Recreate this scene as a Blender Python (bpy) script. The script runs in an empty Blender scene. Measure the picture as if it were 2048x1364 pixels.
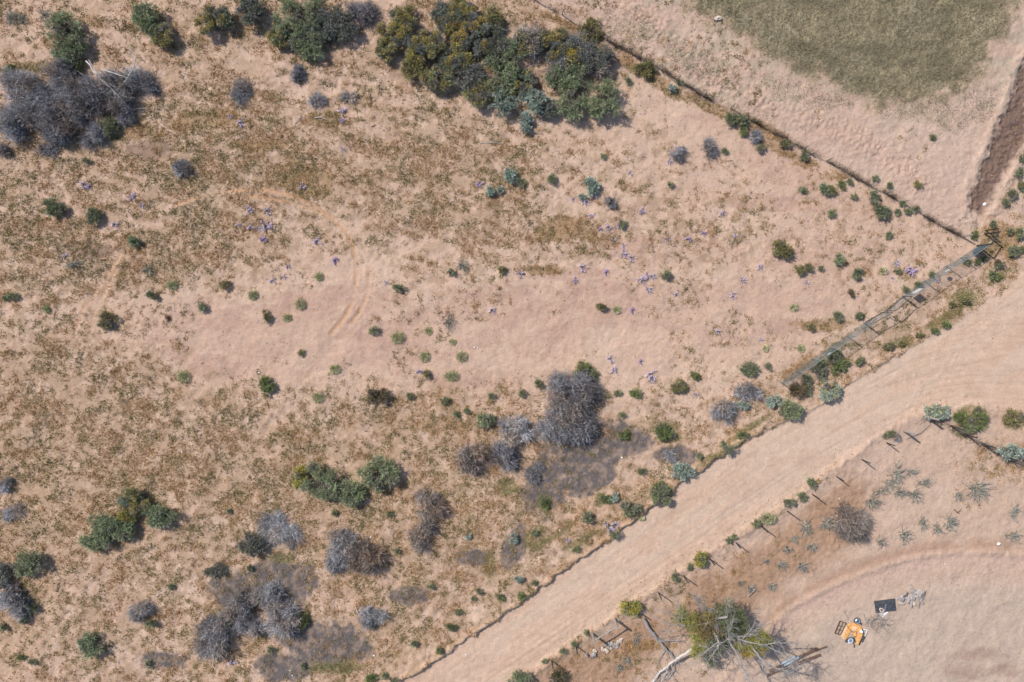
import bpy, math, numpy as np
from mathutils import Vector
sc = bpy.context.scene
COL = sc.collection
# ---------------- camera, sky, sun, exposure ----------------
H = 69.0
cd = bpy.data.cameras.new('camera'); cam = bpy.data.objects.new('camera', cd); COL.objects.link(cam)
NY = 4.1                                                # the drone hangs a little above the middle of the view
cam.location = (0, NY, H); cam.rotation_euler = (0, 0, 0)
cd.sensor_width = 36; cd.lens = 18 / (51.2 / H); cd.shift_y = -NY/102.4; cd.clip_end = 5000; cd.clip_start = 0.5
sc.camera = cam
SUN_EL = math.radians(44); SH = (0.80, -0.60)          # direction shadows fall on the ground
w = bpy.data.worlds.new('World'); sc.world = w; w.use_nodes = True
nt = w.node_tree; bg = nt.nodes['Background']
sky = nt.nodes.new('ShaderNodeTexSky'); sky.sky_type = 'NISHITA'; sky.sun_disc = False
sky.sun_elevation = SUN_EL; sky.sun_rotation = math.atan2(-SH[0], -SH[1])
nt.links.new(sky.outputs[0], bg.inputs[0]); bg.inputs[1].default_value = 0.13
sd = bpy.data.lights.new('sun', 'SUN'); sd.energy = 4.4; sd.angle = math.radians(0.53); sd.color = (1, 0.95, 0.88)
so = bpy.data.objects.new('sun', sd); COL.objects.link(so)
dv = Vector((SH[0]*math.cos(SUN_EL), SH[1]*math.cos(SUN_EL), -math.sin(SUN_EL)))
so.rotation_euler = dv.to_track_quat('-Z', 'Y').to_euler(); so.location = (-60, 40, 80)
vs = sc.view_settings; vs.view_transform = 'Standard'; vs.look = 'None'; vs.gamma = 1; vs.exposure = 0.09; vs.use_curve_mapping = False
rng = np.random.default_rng(7)
S = 0.05
def PX(x, y): return ((x-1024)*S, (682-y)*S)
# ---------------- noise ----------------
def vn(x, y, s=0):
    xi = np.floor(x); yi = np.floor(y); fx = x-xi; fy = y-yi
    xi = xi.astype(np.int64); yi = yi.astype(np.int64)
    def h(a, b):
        n = (a*374761393 + b*668265263 + s*974711) & 0xffffffff
        n = ((n ^ (n >> 13))*1274126177) & 0xffffffff
        n = ((n ^ (n >> 16))*2246822519) & 0xffffffff
        return ((n ^ (n >> 15)) & 0xffffff)/16777215.0
    ux = fx*fx*(3-2*fx); uy = fy*fy*(3-2*fy)
    a = h(xi, yi); b = h(xi+1, yi); c = h(xi, yi+1); d = h(xi+1, yi+1)
    return (a*(1-ux)+b*ux)*(1-uy) + (c*(1-ux)+d*ux)*uy
def fbm(x, y, s=0, o=4, g=0.5):
    t = 0; a = 1; n = 0
    for k in range(o):
        t = t + a*vn(x*2**k + 17.3*k, y*2**k - 9.1*k, s+k*13); n += a; a *= g
    return t/n
def ss(a, b, x):
    t = np.clip((x-a)/(b-a), 0, 1); return t*t*(3-2*t)
def pdist(X, Y, pts):                                   # distance in px to polyline
    d = np.full(X.shape, 1e9)
    for (ax, ay), (bx, by) in zip(pts[:-1], pts[1:]):
        dx, dy = bx-ax, by-ay; L = dx*dx+dy*dy
        t = np.clip(((X-ax)*dx+(Y-ay)*dy)/L, 0, 1)
        d = np.minimum(d, (X-ax-t*dx)**2+(Y-ay-t*dy)**2)
    return np.sqrt(d)
def smooth_line(pts, n=2):
    pts = [tuple(map(float, p)) for p in pts]
    for _ in range(n):
        q = [pts[0]]
        for a, b in zip(pts[:-1], pts[1:]):
            q += [(a[0]*.75+b[0]*.25, a[1]*.75+b[1]*.25), (a[0]*.25+b[0]*.75, a[1]*.25+b[1]*.75)]
        q.append(pts[-1]); pts = q
    return pts
def inpoly(X, Y, P):
    r = np.zeros(X.shape, bool); n = len(P)
    for i in range(n):
        x1, y1 = P[i]; x2, y2 = P[(i+1) % n]
        if y1 == y2: continue
        r ^= ((Y < y1) != (Y < y2)) & (X < (x2-x1)*(Y-y1)/(y2-y1)+x1)
    return r
# ---------------- zones in map coordinates ----------------
UX, UY = zip(*[(600,1500),(795,1364),(830,1345),(905,1298),(1000,1232),(1060,1190),(1150,1122),(1230,1072),(1300,1015),(1380,950),(1450,903),(1530,858),(1600,832),(1650,802),(1690,772),(1760,730),(1850,677),(1920,640),(1990,590),(2048,545),(2300,380)])
LX, LY = zip(*[(800,1540),(1000,1405),(1060,1350),(1130,1292),(1230,1226),(1330,1157),(1430,1092),(1530,1030),(1620,965),(1700,905),(1780,850),(1830,822),(1880,808),(1950,806),(2048,828),(2300,900)])
FENCE = [(900,-90),(1066,0),(1124,30),(1167,57),(1214,80),(1304,128),(1407,192),(1461,217),(1559,272),(1653,322),(1739,370),(1803,403),(1846,430),(1889,455),(1953,491)]
FIELD = [(1330,-40),(1390,20),(1470,55),(1530,100),(1600,142),(1680,170),(1740,204),(1800,200),(1880,196),(1950,150),(1985,95),(2003,40),(2022,0),(2080,-200),(2400,-900),(900,-900),(1150,-120)]
DITCH = [(2060,110),(2060,280),(2010,350),(1968,430),(1945,425),(1940,395),(1962,340),(1990,270),(2022,200),(2040,140)]
EARTH = [(1000,1400),(1130,1310),(1240,1250),(1400,1160),(1560,1055),(1690,965),(1760,985),(1740,1040),(1640,1120),(1560,1180),(1480,1230),(1330,1290),(1230,1400)]
COVER = """44455545444434444421111100000000
55545555565544453442211100000000
33333555444544443431121100000000
44444565544444432111100201000000
55555777665555554322210000001001
55555777799766664323211111100001
65445666554466665333322212210013
66657666643325554444332211211113
66667654320023231111111111222123
34331100000111110100111000123432
44442100000001000000011110334320
65655310101010000010011112433210
67676654232545443222222222322100
76767676667675555333444441100001
67676767676756554432344311000044
66767676767665555333554211000010
56565756676756666555332110000000
65656465656565655554221110000000
55544445544455555433221000000000
54443555444455444422110000000000
33344444444444443222110000000000
33344444444444433222110000000000""".split()
CG = np.array([[int(c) for c in r] for r in COVER], float)
def cover(X, Y):
    gx = np.clip(X/64-.5, 0, 30.999); gy = np.clip(Y/64-.5, 0, 20.999)
    i = gx.astype(int); j = gy.astype(int); fx = gx-i; fy = gy-j
    v = (CG[j, i]*(1-fx)+CG[j, i+1]*fx)*(1-fy)+(CG[j+1, i]*(1-fx)+CG[j+1, i+1]*fx)*fy
    return v/9
def ell(X, Y, L, n, soft=.42):
    m = np.zeros(X.shape)
    for (cx, cy, rx, ry, *a) in L:
        t = math.radians(a[0]) if a else 0
        dx = X-cx; dy = Y-cy
        u = (dx*math.cos(t)+dy*math.sin(t))/rx; v = (-dx*math.sin(t)+dy*math.cos(t))/ry
        m = np.maximum(m, 1.25-np.sqrt(u*u+v*v))
    return ss(0.18, soft, m+(n-.5)*1.1-.12*(m <= 0))*ss(0, .18, m)
CRUST = [(1260,600,240,50),(1480,640,160,50),(1000,610,140,40),(1700,420,120,40,20),(1640,520,160,50),(780,690,120,60),(1330,500,160,30),(430,660,110,60),(560,695,160,70),(640,620,120,40),(430,730,90,30),(700,600,130,30),(900,660,120,60),(1120,640,180,40),(1090,690,70,35),(1330,630,130,30),(1480,590,120,30),(960,760,120,22),(1650,600,100,40),(1560,330,110,40,20),(1500,400,170,18,8),(1450,250,80,25,25),(330,690,40,40),(1180,555,90,20)]
ASH = [(565,1165,65,50),(650,1290,95,45),(570,1335,60,30),(470,1180,50,40),(1165,900,95,65,-20),(1090,975,45,60),(1180,950,60,35,-30),(1030,1090,22,45,20),(945,1115,32,18),(820,1190,38,20),(330,1320,50,20),(1230,880,70,30),(1350,910,40,20)]
GREENP = [(1945,835,34,26),(1930,855,26,20),(1090,1005,18,22),(1015,975,24,18),(565,1118,30,12),(1340,865,24,20),(605,1240,14,16),(1170,745,25,16),(1890,635,45,10,-28),(1930,597,28,20),(2000,552,30,9,-40),(1200,1000,12,14),(60,137,48,14,-8),(2030,840,25,20),(1330,985,18,24),(1490,860,60,7,-35),(1460,895,40,7,-30),(1800,685,30,12,-10),(1690,690,40,6),(1070,1075,20,30,30),(1110,1070,50,8,-35),(980,1130,14,30),(1420,915,30,8,-30),(1195,790,14,18),(1255,870,12,14),(1160,1080,40,8,-30),(680,1335,60,14),(1210,790,14,10)]
OCHRE = [(610,360,55,38,10),(1180,90,70,12,30),(1130,50,60,12,28),(1290,145,70,14,32),(1330,175,60,12,30),(1420,215,70,12,28),(1530,262,60,16,28),(1560,300,60,10,25),(1610,325,30,10),(1670,352,30,10),(1600,735,40,16,-35),(2000,480,40,40),(1640,650,60,14),(400,240,90,20,-5),(280,260,50,22),(520,290,60,14),(640,240,50,16),(30,290,30,18),(1290,1290,60,10),(1930,690,10,10),(880,850,60,20),(1130,460,80,30),(1090,540,50,14)]
TRK = [[(350,410),(430,382),(520,376),(600,394),(655,428),(698,470),(714,520),(711,580),(694,630),(662,668)],
 [(500,392),(580,402),(650,428),(705,452),(733,500),(740,560),(726,612),(700,648),(660,706),(600,770),(548,840),(500,930),(420,1002),(300,1080),(180,1130)],
 [(560,790),(515,860),(470,950),(390,1015),(240,1100),(130,1170),(70,1250),(-20,1330)],
 [(245,505),(178,600),(152,650),(144,720),(138,800),(134,900),(128,1000)],
 [(232,540),(200,600),(178,655),(168,740),(163,830)],
 [(118,1080),(105,1160),(84,1220),(50,1275),(-20,1345)],[(128,1100),(122,1180),(104,1240),(70,1295),(0,1370)],
 [(170,1160),(120,1260),(60,1330),(20,1380)]]
TRK = [smooth_line(t) for t in TRK]
ROADTRK = [[(1000,1300),(1200,1165),(1400,1020),(1600,880),(1720,800),(1850,730),(2060,640)],[(960,1360),(1180,1210),(1420,1045),(1600,925),(1750,850),(1880,790),(2060,790)],
 [(1600,850),(1750,760),(1900,690),(2060,560)],[(1640,880),(1780,800),(1900,765),(2060,768)],[(1700,830),(1830,775),(1960,745),(2060,742)],[(1010,1340),(1200,1212),(1350,1110),(1560,960),(1700,870)],
 [(1740,770),(1860,700),(1980,630),(2060,590)],[(900,1340),(1100,1200),(1300,1060),(1500,905),(1640,835)],[(1700,790),(1850,750),(2060,700)]]
ROADTRK = [smooth_line(t) for t in ROADTRK]
def sdpoly(X, Y, P):
    d = pdist(X, Y, P+[P[0]]); return np.where(inpoly(X, Y, P), d, -d)
def terrain(X, Y):
    """height (m) and colour (linear) of the ground at map coordinates"""
    wx = X+(fbm(X/14, Y/14, 3, 3)-.5)*14; wy = Y+(fbm(X/14, Y/14, 9, 3)-.5)*14
    yu = np.interp(wx, UX, UY); yl = np.interp(wx, LX, LY)
    du = (wy-yu)*.83; dl = (yl-wy)*.83
    road = ss(-2, 3, du)*ss(-6, 10, dl)
    n1 = fbm(X/40, Y/40, 21, 5, .6); n2 = fbm(X/9, Y/9, 33, 4, .6); n3 = fbm(X/3.2, Y/3.2, 41, 3, .6); n4 = fbm(X/150, Y/110, 5, 4)
    h = (n1-.5)*.30+(n2-.5)*.05+(n3-.5)*.03
    h = h*(1-.94*road)
    # bank above the road
    bankw = ss(2060, 1700, X)*.35+.65*ss(1600, 1480, X)
    bankw *= ss(700, 860, X)*(.7+.6*fbm(X/30, Y/30, 71, 2))
    h += bankw*(.16+.22*fbm(X/9, Y/9, 73, 3))*ss(3.5+5*(fbm(X/7, Y/7, 75, 3)-.35), -2.0, du)*np.exp(-np.maximum(-du, 0)/70) + .10*bankw*np.exp(-((du+4)/5)**2)
    h += .16*np.exp(-((dl+7)/9)**2)*(n2+.3)                         # low verge ridge
    # colour
    sand = np.array([.495,.343,.256]); pale = np.array([.53,.382,.288]); pink = np.array([.435,.285,.215]); orange = np.array([.47,.31,.21])
    def mix(c, d, m): return c*(1-m[..., None])+np.asarray(d)*m[..., None]
    c = np.broadcast_to(sand, X.shape+(3,)).copy()
    warm = ss(.42, .62, n4); c = mix(c, orange, warm*.55*ss(650, 900, Y))
    c = mix(c, pale, ss(.5, .72, fbm(X/60, Y/35, 51, 4))*.6)
    nj = fbm(X/22, Y/11, 61, 5, .62)
    cr = ell(X, Y, CRUST, nj)
    c = mix(c, pink, cr*(.42+.55*ss(.44,.52,fbm(X/46, Y/17, 143, 5, .6)))*(.6+.4*ss(.4,.6,n4))); h -= cr*.012
    # land cover litter
    cov = cover(X, Y); nc = fbm(X/16, Y/16, 81, 4, .6)
    lit = ss(.60-cov*.45, .78-cov*.45, nc)*ss(0.02, .2, cov)
    c = mix(c, (.27,.175,.095), lit*.42*(1-road)); h += lit*.03
    # beyond the field fence
    fd = pdist(X, Y, FENCE); fx = np.interp(X, *zip(*FENCE))
    beyond = (Y < fx) | (X > 1953)
    beyond = beyond & (Y < yu-3) & (X < 2300) & ~((X > 1953) & (Y > 430))
    bz = ss(0, 6, np.where(beyond, fd, 0))
    c = mix(c, (.47,.34,.265), bz*.8)
    ridge = np.exp(-((pdist(X, Y, smooth_line([(1200,-60),(1330,70),(1480,190),(1640,245),(1760,300),(1840,370)]))-6)/22)**2)*bz
    bump = fbm(X/6, Y/6, 91, 3, .7)
    h += ridge*(.10+.18*(bump-.4)) + bz*(bump-.5)*.08
    c = mix(c, pink, ridge*.4)
    c = mix(c, pink*1.02, bz*ss(.45,.7,fbm(X/80,Y/50,95,4))*.35)
    gp = ss(.42, .66, fbm(X/26, Y/18, 97, 4))*bz*ss(340, 120, Y)*ss(1180,1300,X)
    c = mix(c, (.33,.28,.20), gp*.5)
    f = sdpoly(wx, wy, FIELD)+(fbm(X/18, Y/18, 99, 4)-.5)*70; c = mix(c, (.34,.235,.155), ss(-30, 5, f)*.6*bz)
    fm = ss(-18, 22, f)
    fc = np.array([.285,.235,.15])*(0.75+.5*fbm(X/30, Y/22, 101, 5, .65))[..., None]
    fc = fc*(1-ss(.5,.7,fbm(X/70, Y/50, 103, 3))[..., None]*.25)+np.array([.05,.045,.04])*ss(.5,.7,fbm(X/60, Y/60, 105, 3))[..., None]*.5
    arc = np.sqrt(((X-1770)/1.35)**2+((Y+90))**2)
    fc = fc*(1+.22*np.exp(-((arc-205)/5)**2)-.20*np.exp(-((arc-222)/9)**2)+.09*np.sin(arc/9+fbm(X/60,Y/60,151,2)*4))[..., None]
    c = c*(1-fm[..., None])+fc*fm[..., None]
    h += fm*((n3-.5)*.06+(bump-.5)*.05+.04)
    # ditch with turned dark soil
    dd = sdpoly(wx, wy, DITCH); dm = ss(-9, 12, dd+(n2-.5)*26)
    h -= dm*.26; h += .14*np.exp(-((dd+12)/9)**2)*bz*(.4+n2)
    h += dm*(bump-.5)*.3
    c = mix(c, (.155,.10,.078), dm*.95)
    # lower enclosure
    em = ss(-35, 25, sdpoly(wx, wy, EARTH)+(n1-.5)*70)
    c = mix(c, (.325,.20,.13), em*.88)
    en = (Y > yl) & (X > 1000); ez = ss(0, 20, np.where(en, -dl, 0))
    h += ez*((fbm(X/7, Y/7, 111, 3, .7)-.5)*.15*(em*.8+.12)+.05*em)
    c = mix(c, (.45,.325,.25), ez*(1-em)*.5)
    R1 = smooth_line([(1440,1364),(1540,1245),(1640,1180),(1760,1132),(1850,1110),(1950,1103),(2070,1112)])
    rd = pdist(X, Y, R1); below = (Y-np.interp(X, *zip(*R1)))
    h += .14*np.exp(-((rd)/7)**2)*(n2+.3)
    c = mix(c, (.37,.235,.165), np.exp(-((below+16)/14)**2)*ss(1450,1550,X)*ez*.85*ss(.35,.55,n1+.1))
    c = mix(c, (.50,.34,.27), np.exp(-((below-14)/14)**2)*ss(1450,1550,X)*ez*.6)
    c = mix(c, (.43,.335,.265), ss(30, 90, below)*ss(1450,1600,X)*ez*.7)
    c = mix(c, (.30,.20,.155), ell(X, Y, [(1930,1345,60,26),(1960,1310,70,18),(2010,1340,40,20),(1480,1190,40,10,-25)], fbm(X/26, Y/20, 153, 5, .65), .95)*.6)
    # road
    rc = np.array([.525,.368,.27])
    al = X*.83-Y*.56; pe = X*.56+Y*.83
    cur = np.minimum(pdist(X, Y, ROADTRK[3]), 400)*np.where(Y > np.interp(X, *zip(*ROADTRK[3])), 1, -1); wc = ss(1540, 1780, X)
    st = fbm(al/160, pe/5, 121, 4, .65)*(1-wc)+fbm(X/190, cur/5, 129, 4, .65)*wc
    c = mix(c, rc, road); c = c*(1+road[..., None]*(st[..., None]-.5)*.30)
    c = mix(c, (.53,.39,.298), road*ss(.45,.65,fbm(al/200, pe/22, 123, 3))*.7); c = mix(c, (.44,.285,.205), road*ss(.52,.68,fbm(X/50, Y/34, 125, 5, .65))*.35)
    h += road*(st-.5)*.012
    for t in ROADTRK:
        d = pdist(wx*.3+X*.7, wy*.3+Y*.7, t); g = np.exp(-(d/2.6)**2); g2 = np.exp(-((d-5)/2)**2)
        h += road*(-.012*g+.006*g2)*(n1+.2); c = c*(1-road*g*.07*(n1+.2))[..., None]
    pebz = ss(-4, 8, dl+14)*ss(30, 8, dl); h += pebz*ss(.68,.8,n3)*.05
    # wheel tracks
    for k, t in enumerate(TRK):
        d = pdist(X+(n2-.5)*4, Y+(n3-.5)*4, t); g = np.exp(-(d/4.2)**2); g2 = np.exp(-((d-7)/2.6)**2)
        am = (1.25 if k == 0 else (.25+.75*ss(700, 640, Y))*(1 if k == 1 else .8))*ss(.32, .56, n1+.08)*(1 if k == 0 else (.35+.65*ss(.38, .55, fbm(X/60, Y/60, 141, 3))))
        h += (-.05*g+.022*g2)*am; c = mix(c, (.47,.285,.175), np.clip(g*.85*am, 0, 1))
    # ash and burnt litter
    am = ell(X, Y, ASH, fbm(X/26, Y/26, 131, 5, .7)*1.35-.06, .62)
    c = mix(c, (.120,.102,.098), am*(.66+.32*ss(.38,.58,fbm(X/10,Y/10,133,4,.6)))); h += am*(n3-.5)*.05
    gm = ell(X, Y, GREENP, nj); c = mix(c, (.17,.15,.06), gm*.55)
    om = ell(X, Y, OCHRE, nc)*(1-road); c = mix(c, (.27,.165,.075), om*.55)
    brn = ell(X, Y, [(1085,155,40,20),(180,500,60,20),(300,300,50,20),(900,130,100,50)], nj); c = mix(c, (.20,.13,.095), brn*.6)
    c = c*(1+(n3-.5)*.16+(n2-.5)*.14)[..., None]
    return h, c, dict(cov=cov, lit=lit, road=road, fm=fm, gm=gm, om=om, am=am, dm=dm, bz=bz, ez=ez)
# ---------------- materials ----------------
def newmat(name):
    m = bpy.data.materials.new(name); m.use_nodes = True; n = m.node_tree
    return m, n, n.nodes['Principled BSDF']
def mat(name, col, rough=.7, metal=0, scale=6, var=.25, bump=.15, spec=.3):
    m, n, b = newmat(name); N = n.nodes; L = n.links
    tc = N.new('ShaderNodeTexCoord'); no = N.new('ShaderNodeTexNoise'); no.inputs['Scale'].default_value = scale; no.inputs['Detail'].default_value = 6
    L.new(tc.outputs['Object'], no.inputs['Vector'])
    r = N.new('ShaderNodeValToRGB'); r.color_ramp.elements[0].position = .3; r.color_ramp.elements[1].position = .7
    r.color_ramp.elements[0].color = tuple(c*(1-var) for c in col)+(1,); r.color_ramp.elements[1].color = tuple(min(1, c*(1+var)) for c in col)+(1,)
    L.new(no.outputs['Fac'], r.inputs[0]); L.new(r.outputs[0], b.inputs['Base Color'])
    b.inputs['Roughness'].default_value = rough; b.inputs['Metallic'].default_value = metal; b.inputs['Specular IOR Level'].default_value = spec
    if bump:
        bu = N.new('ShaderNodeBump'); bu.inputs['Strength'].default_value = bump; bu.inputs['Distance'].default_value = .02
        L.new(no.outputs['Fac'], bu.inputs['Height']); L.new(bu.outputs[0], b.inputs['Normal'])
    return m
def vcmat(name, rough=.75, transl=0, spec=.15):
    m, n, b = newmat(name); N = n.nodes; L = n.links
    at = N.new('ShaderNodeAttribute'); at.attribute_name = 'col'
    tc = N.new('ShaderNodeTexCoord'); no = N.new('ShaderNodeTexNoise'); no.inputs['Scale'].default_value = 3; no.inputs['Detail'].default_value = 4
    L.new(tc.outputs['Object'], no.inputs['Vector'])
    mr = N.new('ShaderNodeMapRange'); mr.inputs[1].default_value = .3; mr.inputs[2].default_value = .7; mr.inputs[3].default_value = .78; mr.inputs[4].default_value = 1.2
    L.new(no.outputs['Fac'], mr.inputs[0])
    mx = N.new('ShaderNodeVectorMath'); mx.operation = 'SCALE'; L.new(at.outputs['Color'], mx.inputs[0]); L.new(mr.outputs[0], mx.inputs['Scale'])
    L.new(mx.outputs[0], b.inputs['Base Color']); b.inputs['Roughness'].default_value = rough; b.inputs['Specular IOR Level'].default_value = spec
    if transl:
        tr = N.new('ShaderNodeBsdfTranslucent'); ms = N.new('ShaderNodeMixShader'); ms.inputs[0].default_value = transl
        L.new(mx.outputs[0], tr.inputs[0]); L.new(b.outputs[0], ms.inputs[1]); L.new(tr.outputs[0], ms.inputs[2])
        L.new(ms.outputs[0], N['Material Output'].inputs['Surface'])
    return m
def groundmat():
    m, n, b = newmat('desert_soil'); N = n.nodes; L = n.links
    at = N.new('ShaderNodeAttribute'); at.attribute_name = 'col'; tc = N.new('ShaderNodeTexCoord')
    n1 = N.new('ShaderNodeTexNoise'); n1.inputs['Scale'].default_value = 6; n1.inputs['Detail'].default_value = 8; n1.inputs['Roughness'].default_value = .7
    n2 = N.new('ShaderNodeTexNoise'); n2.inputs['Scale'].default_value = 1.3; n2.inputs['Detail'].default_value = 6
    L.new(tc.outputs['Object'], n1.inputs['Vector']); L.new(tc.outputs['Object'], n2.inputs['Vector'])
    a = N.new('ShaderNodeMapRange'); a.inputs[1].default_value = .25; a.inputs[2].default_value = .75; a.inputs[3].default_value = .78; a.inputs[4].default_value = 1.2
    c = N.new('ShaderNodeMapRange'); c.inputs[1].default_value = .3; c.inputs[2].default_value = .7; c.inputs[3].default_value = .95; c.inputs[4].default_value = 1.05
    L.new(n1.outputs['Fac'], a.inputs[0]); L.new(n2.outputs['Fac'], c.inputs[0])
    mu = N.new('ShaderNodeMath'); mu.operation = 'MULTIPLY'; L.new(a.outputs[0], mu.inputs[0]); L.new(c.outputs[0], mu.inputs[1])
    mx = N.new('ShaderNodeVectorMath'); mx.operation = 'SCALE'; L.new(at.outputs['Color'], mx.inputs[0]); L.new(mu.outputs[0], mx.inputs['Scale'])
    L.new(mx.outputs[0], b.inputs['Base Color']); b.inputs['Roughness'].default_value = .95; b.inputs['Specular IOR Level'].default_value = .08
    bu = N.new('ShaderNodeBump'); bu.inputs['Strength'].default_value = .6; bu.inputs['Distance'].default_value = .05
    L.new(n1.outputs['Fac'], bu.inputs['Height']); L.new(bu.outputs[0], b.inputs['Normal'])
    return m
M = {}
M['ground'] = groundmat(); M['leaf'] = vcmat('leaves', .6, .22, .25); M['twig'] = vcmat('dry_twigs', .8); M['petal'] = vcmat('petals', .7, .3)
M['wood'] = mat('weathered_wood', (.30,.26,.23), .85, scale=14); M['palewood'] = mat('bleached_wood', (.50,.46,.42), .8, scale=10)
M['bark'] = mat('grey_bark', (.29,.265,.25), .85, scale=9); M['steel'] = mat('galvanised_steel', (.30,.34,.36), .5, .6, scale=20, var=.15)
M['wire'] = mat('galvanised_wire', (.22,.27,.29), .55, .3, scale=8, var=.15); M['rust'] = mat('rusty_steel', (.13,.075,.05), .8, .2, scale=12, var=.4)
M['white'] = mat('white_paint', (.80,.80,.80), .5, scale=5, var=.05); M['rock'] = mat('grey_rock', (.34,.30,.28), .9, scale=5, var=.3, bump=.6)
M['orange'] = mat('orange_paint', (.72,.36,.12), .65, scale=5, var=.30); M['faded'] = mat('sun_faded_orange', (.72,.48,.30), .7, scale=3, var=.15)
M['black'] = mat('black_rubber', (.06,.064,.072), .6, scale=4, var=.4); M['dark'] = mat('dark_steel', (.05,.045,.045), .6, .3, scale=8, var=.3)
M['chrome'] = mat('polished_metal', (.75,.76,.78), .12, 1, scale=3, var=.05, bump=0); M['blue'] = mat('blue_grey_paint', (.16,.23,.36), .5, scale=5, var=.3)
M['beam'] = mat('dark_stained_timber', (.14,.085,.062), .85, scale=8, var=.35); M['tube'] = mat('pale_blue_metal', (.50,.60,.66), .35, .5, scale=10, var=.2)
M['pinkcloth'] = mat('faded_pink_cloth', (.55,.42,.38), .9, scale=8, var=.2); M['board'] = mat('weathered_board', (.34,.26,.21), .9, scale=6, var=.15)
M['tan'] = mat('sun_bleached_stone', (.50,.42,.35), .9, scale=5, var=.2, bump=.5)
# ---------------- mesh helpers ----------------
def mesh(name, V, F, m, C=None, smooth=False):
    V = np.asarray(V, np.float32); F = np.asarray(F, np.int32); k = F.shape[1]
    me = bpy.data.meshes.new(name)
    me.vertices.add(len(V)); me.vertices.foreach_set('co', V.ravel())
    me.loops.add(F.size); me.loops.foreach_set('vertex_index', F.ravel())
    me.polygons.add(len(F)); me.polygons.foreach_set('loop_start', np.arange(0, F.size, k, dtype=np.int32))
    if smooth: me.polygons.foreach_set('use_smooth', np.ones(len(F), bool))
    me.update(calc_edges=True)
    if C is not None:
        a = me.color_attributes.new('col', 'FLOAT_COLOR', 'POINT'); c4 = np.ones((len(V), 4), np.float32); c4[:, :3] = C
        a.data.foreach_set('color', c4.ravel())
    me.materials.append(m); return me
def link(name, me, parent=None, loc=None):
    o = bpy.data.objects.new(name, me); COL.objects.link(o)
    if parent: o.parent = parent
    if loc is not None: o.location = loc
    return o
def tag(o, label=None, cat=None, group=None, kind=None):
    if label: o['label'] = label
    if cat: o['category'] = cat
    if group: o['group'] = group
    if kind: o['kind'] = kind
    return o
def thing(name, loc, label, cat, group=None, rz=0):
    o = bpy.data.objects.new(name, None); COL.objects.link(o); o.location = loc; o.rotation_euler = (0, 0, rz)
    o.empty_display_size = .3
    return tag(o, label, cat, group)
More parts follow.
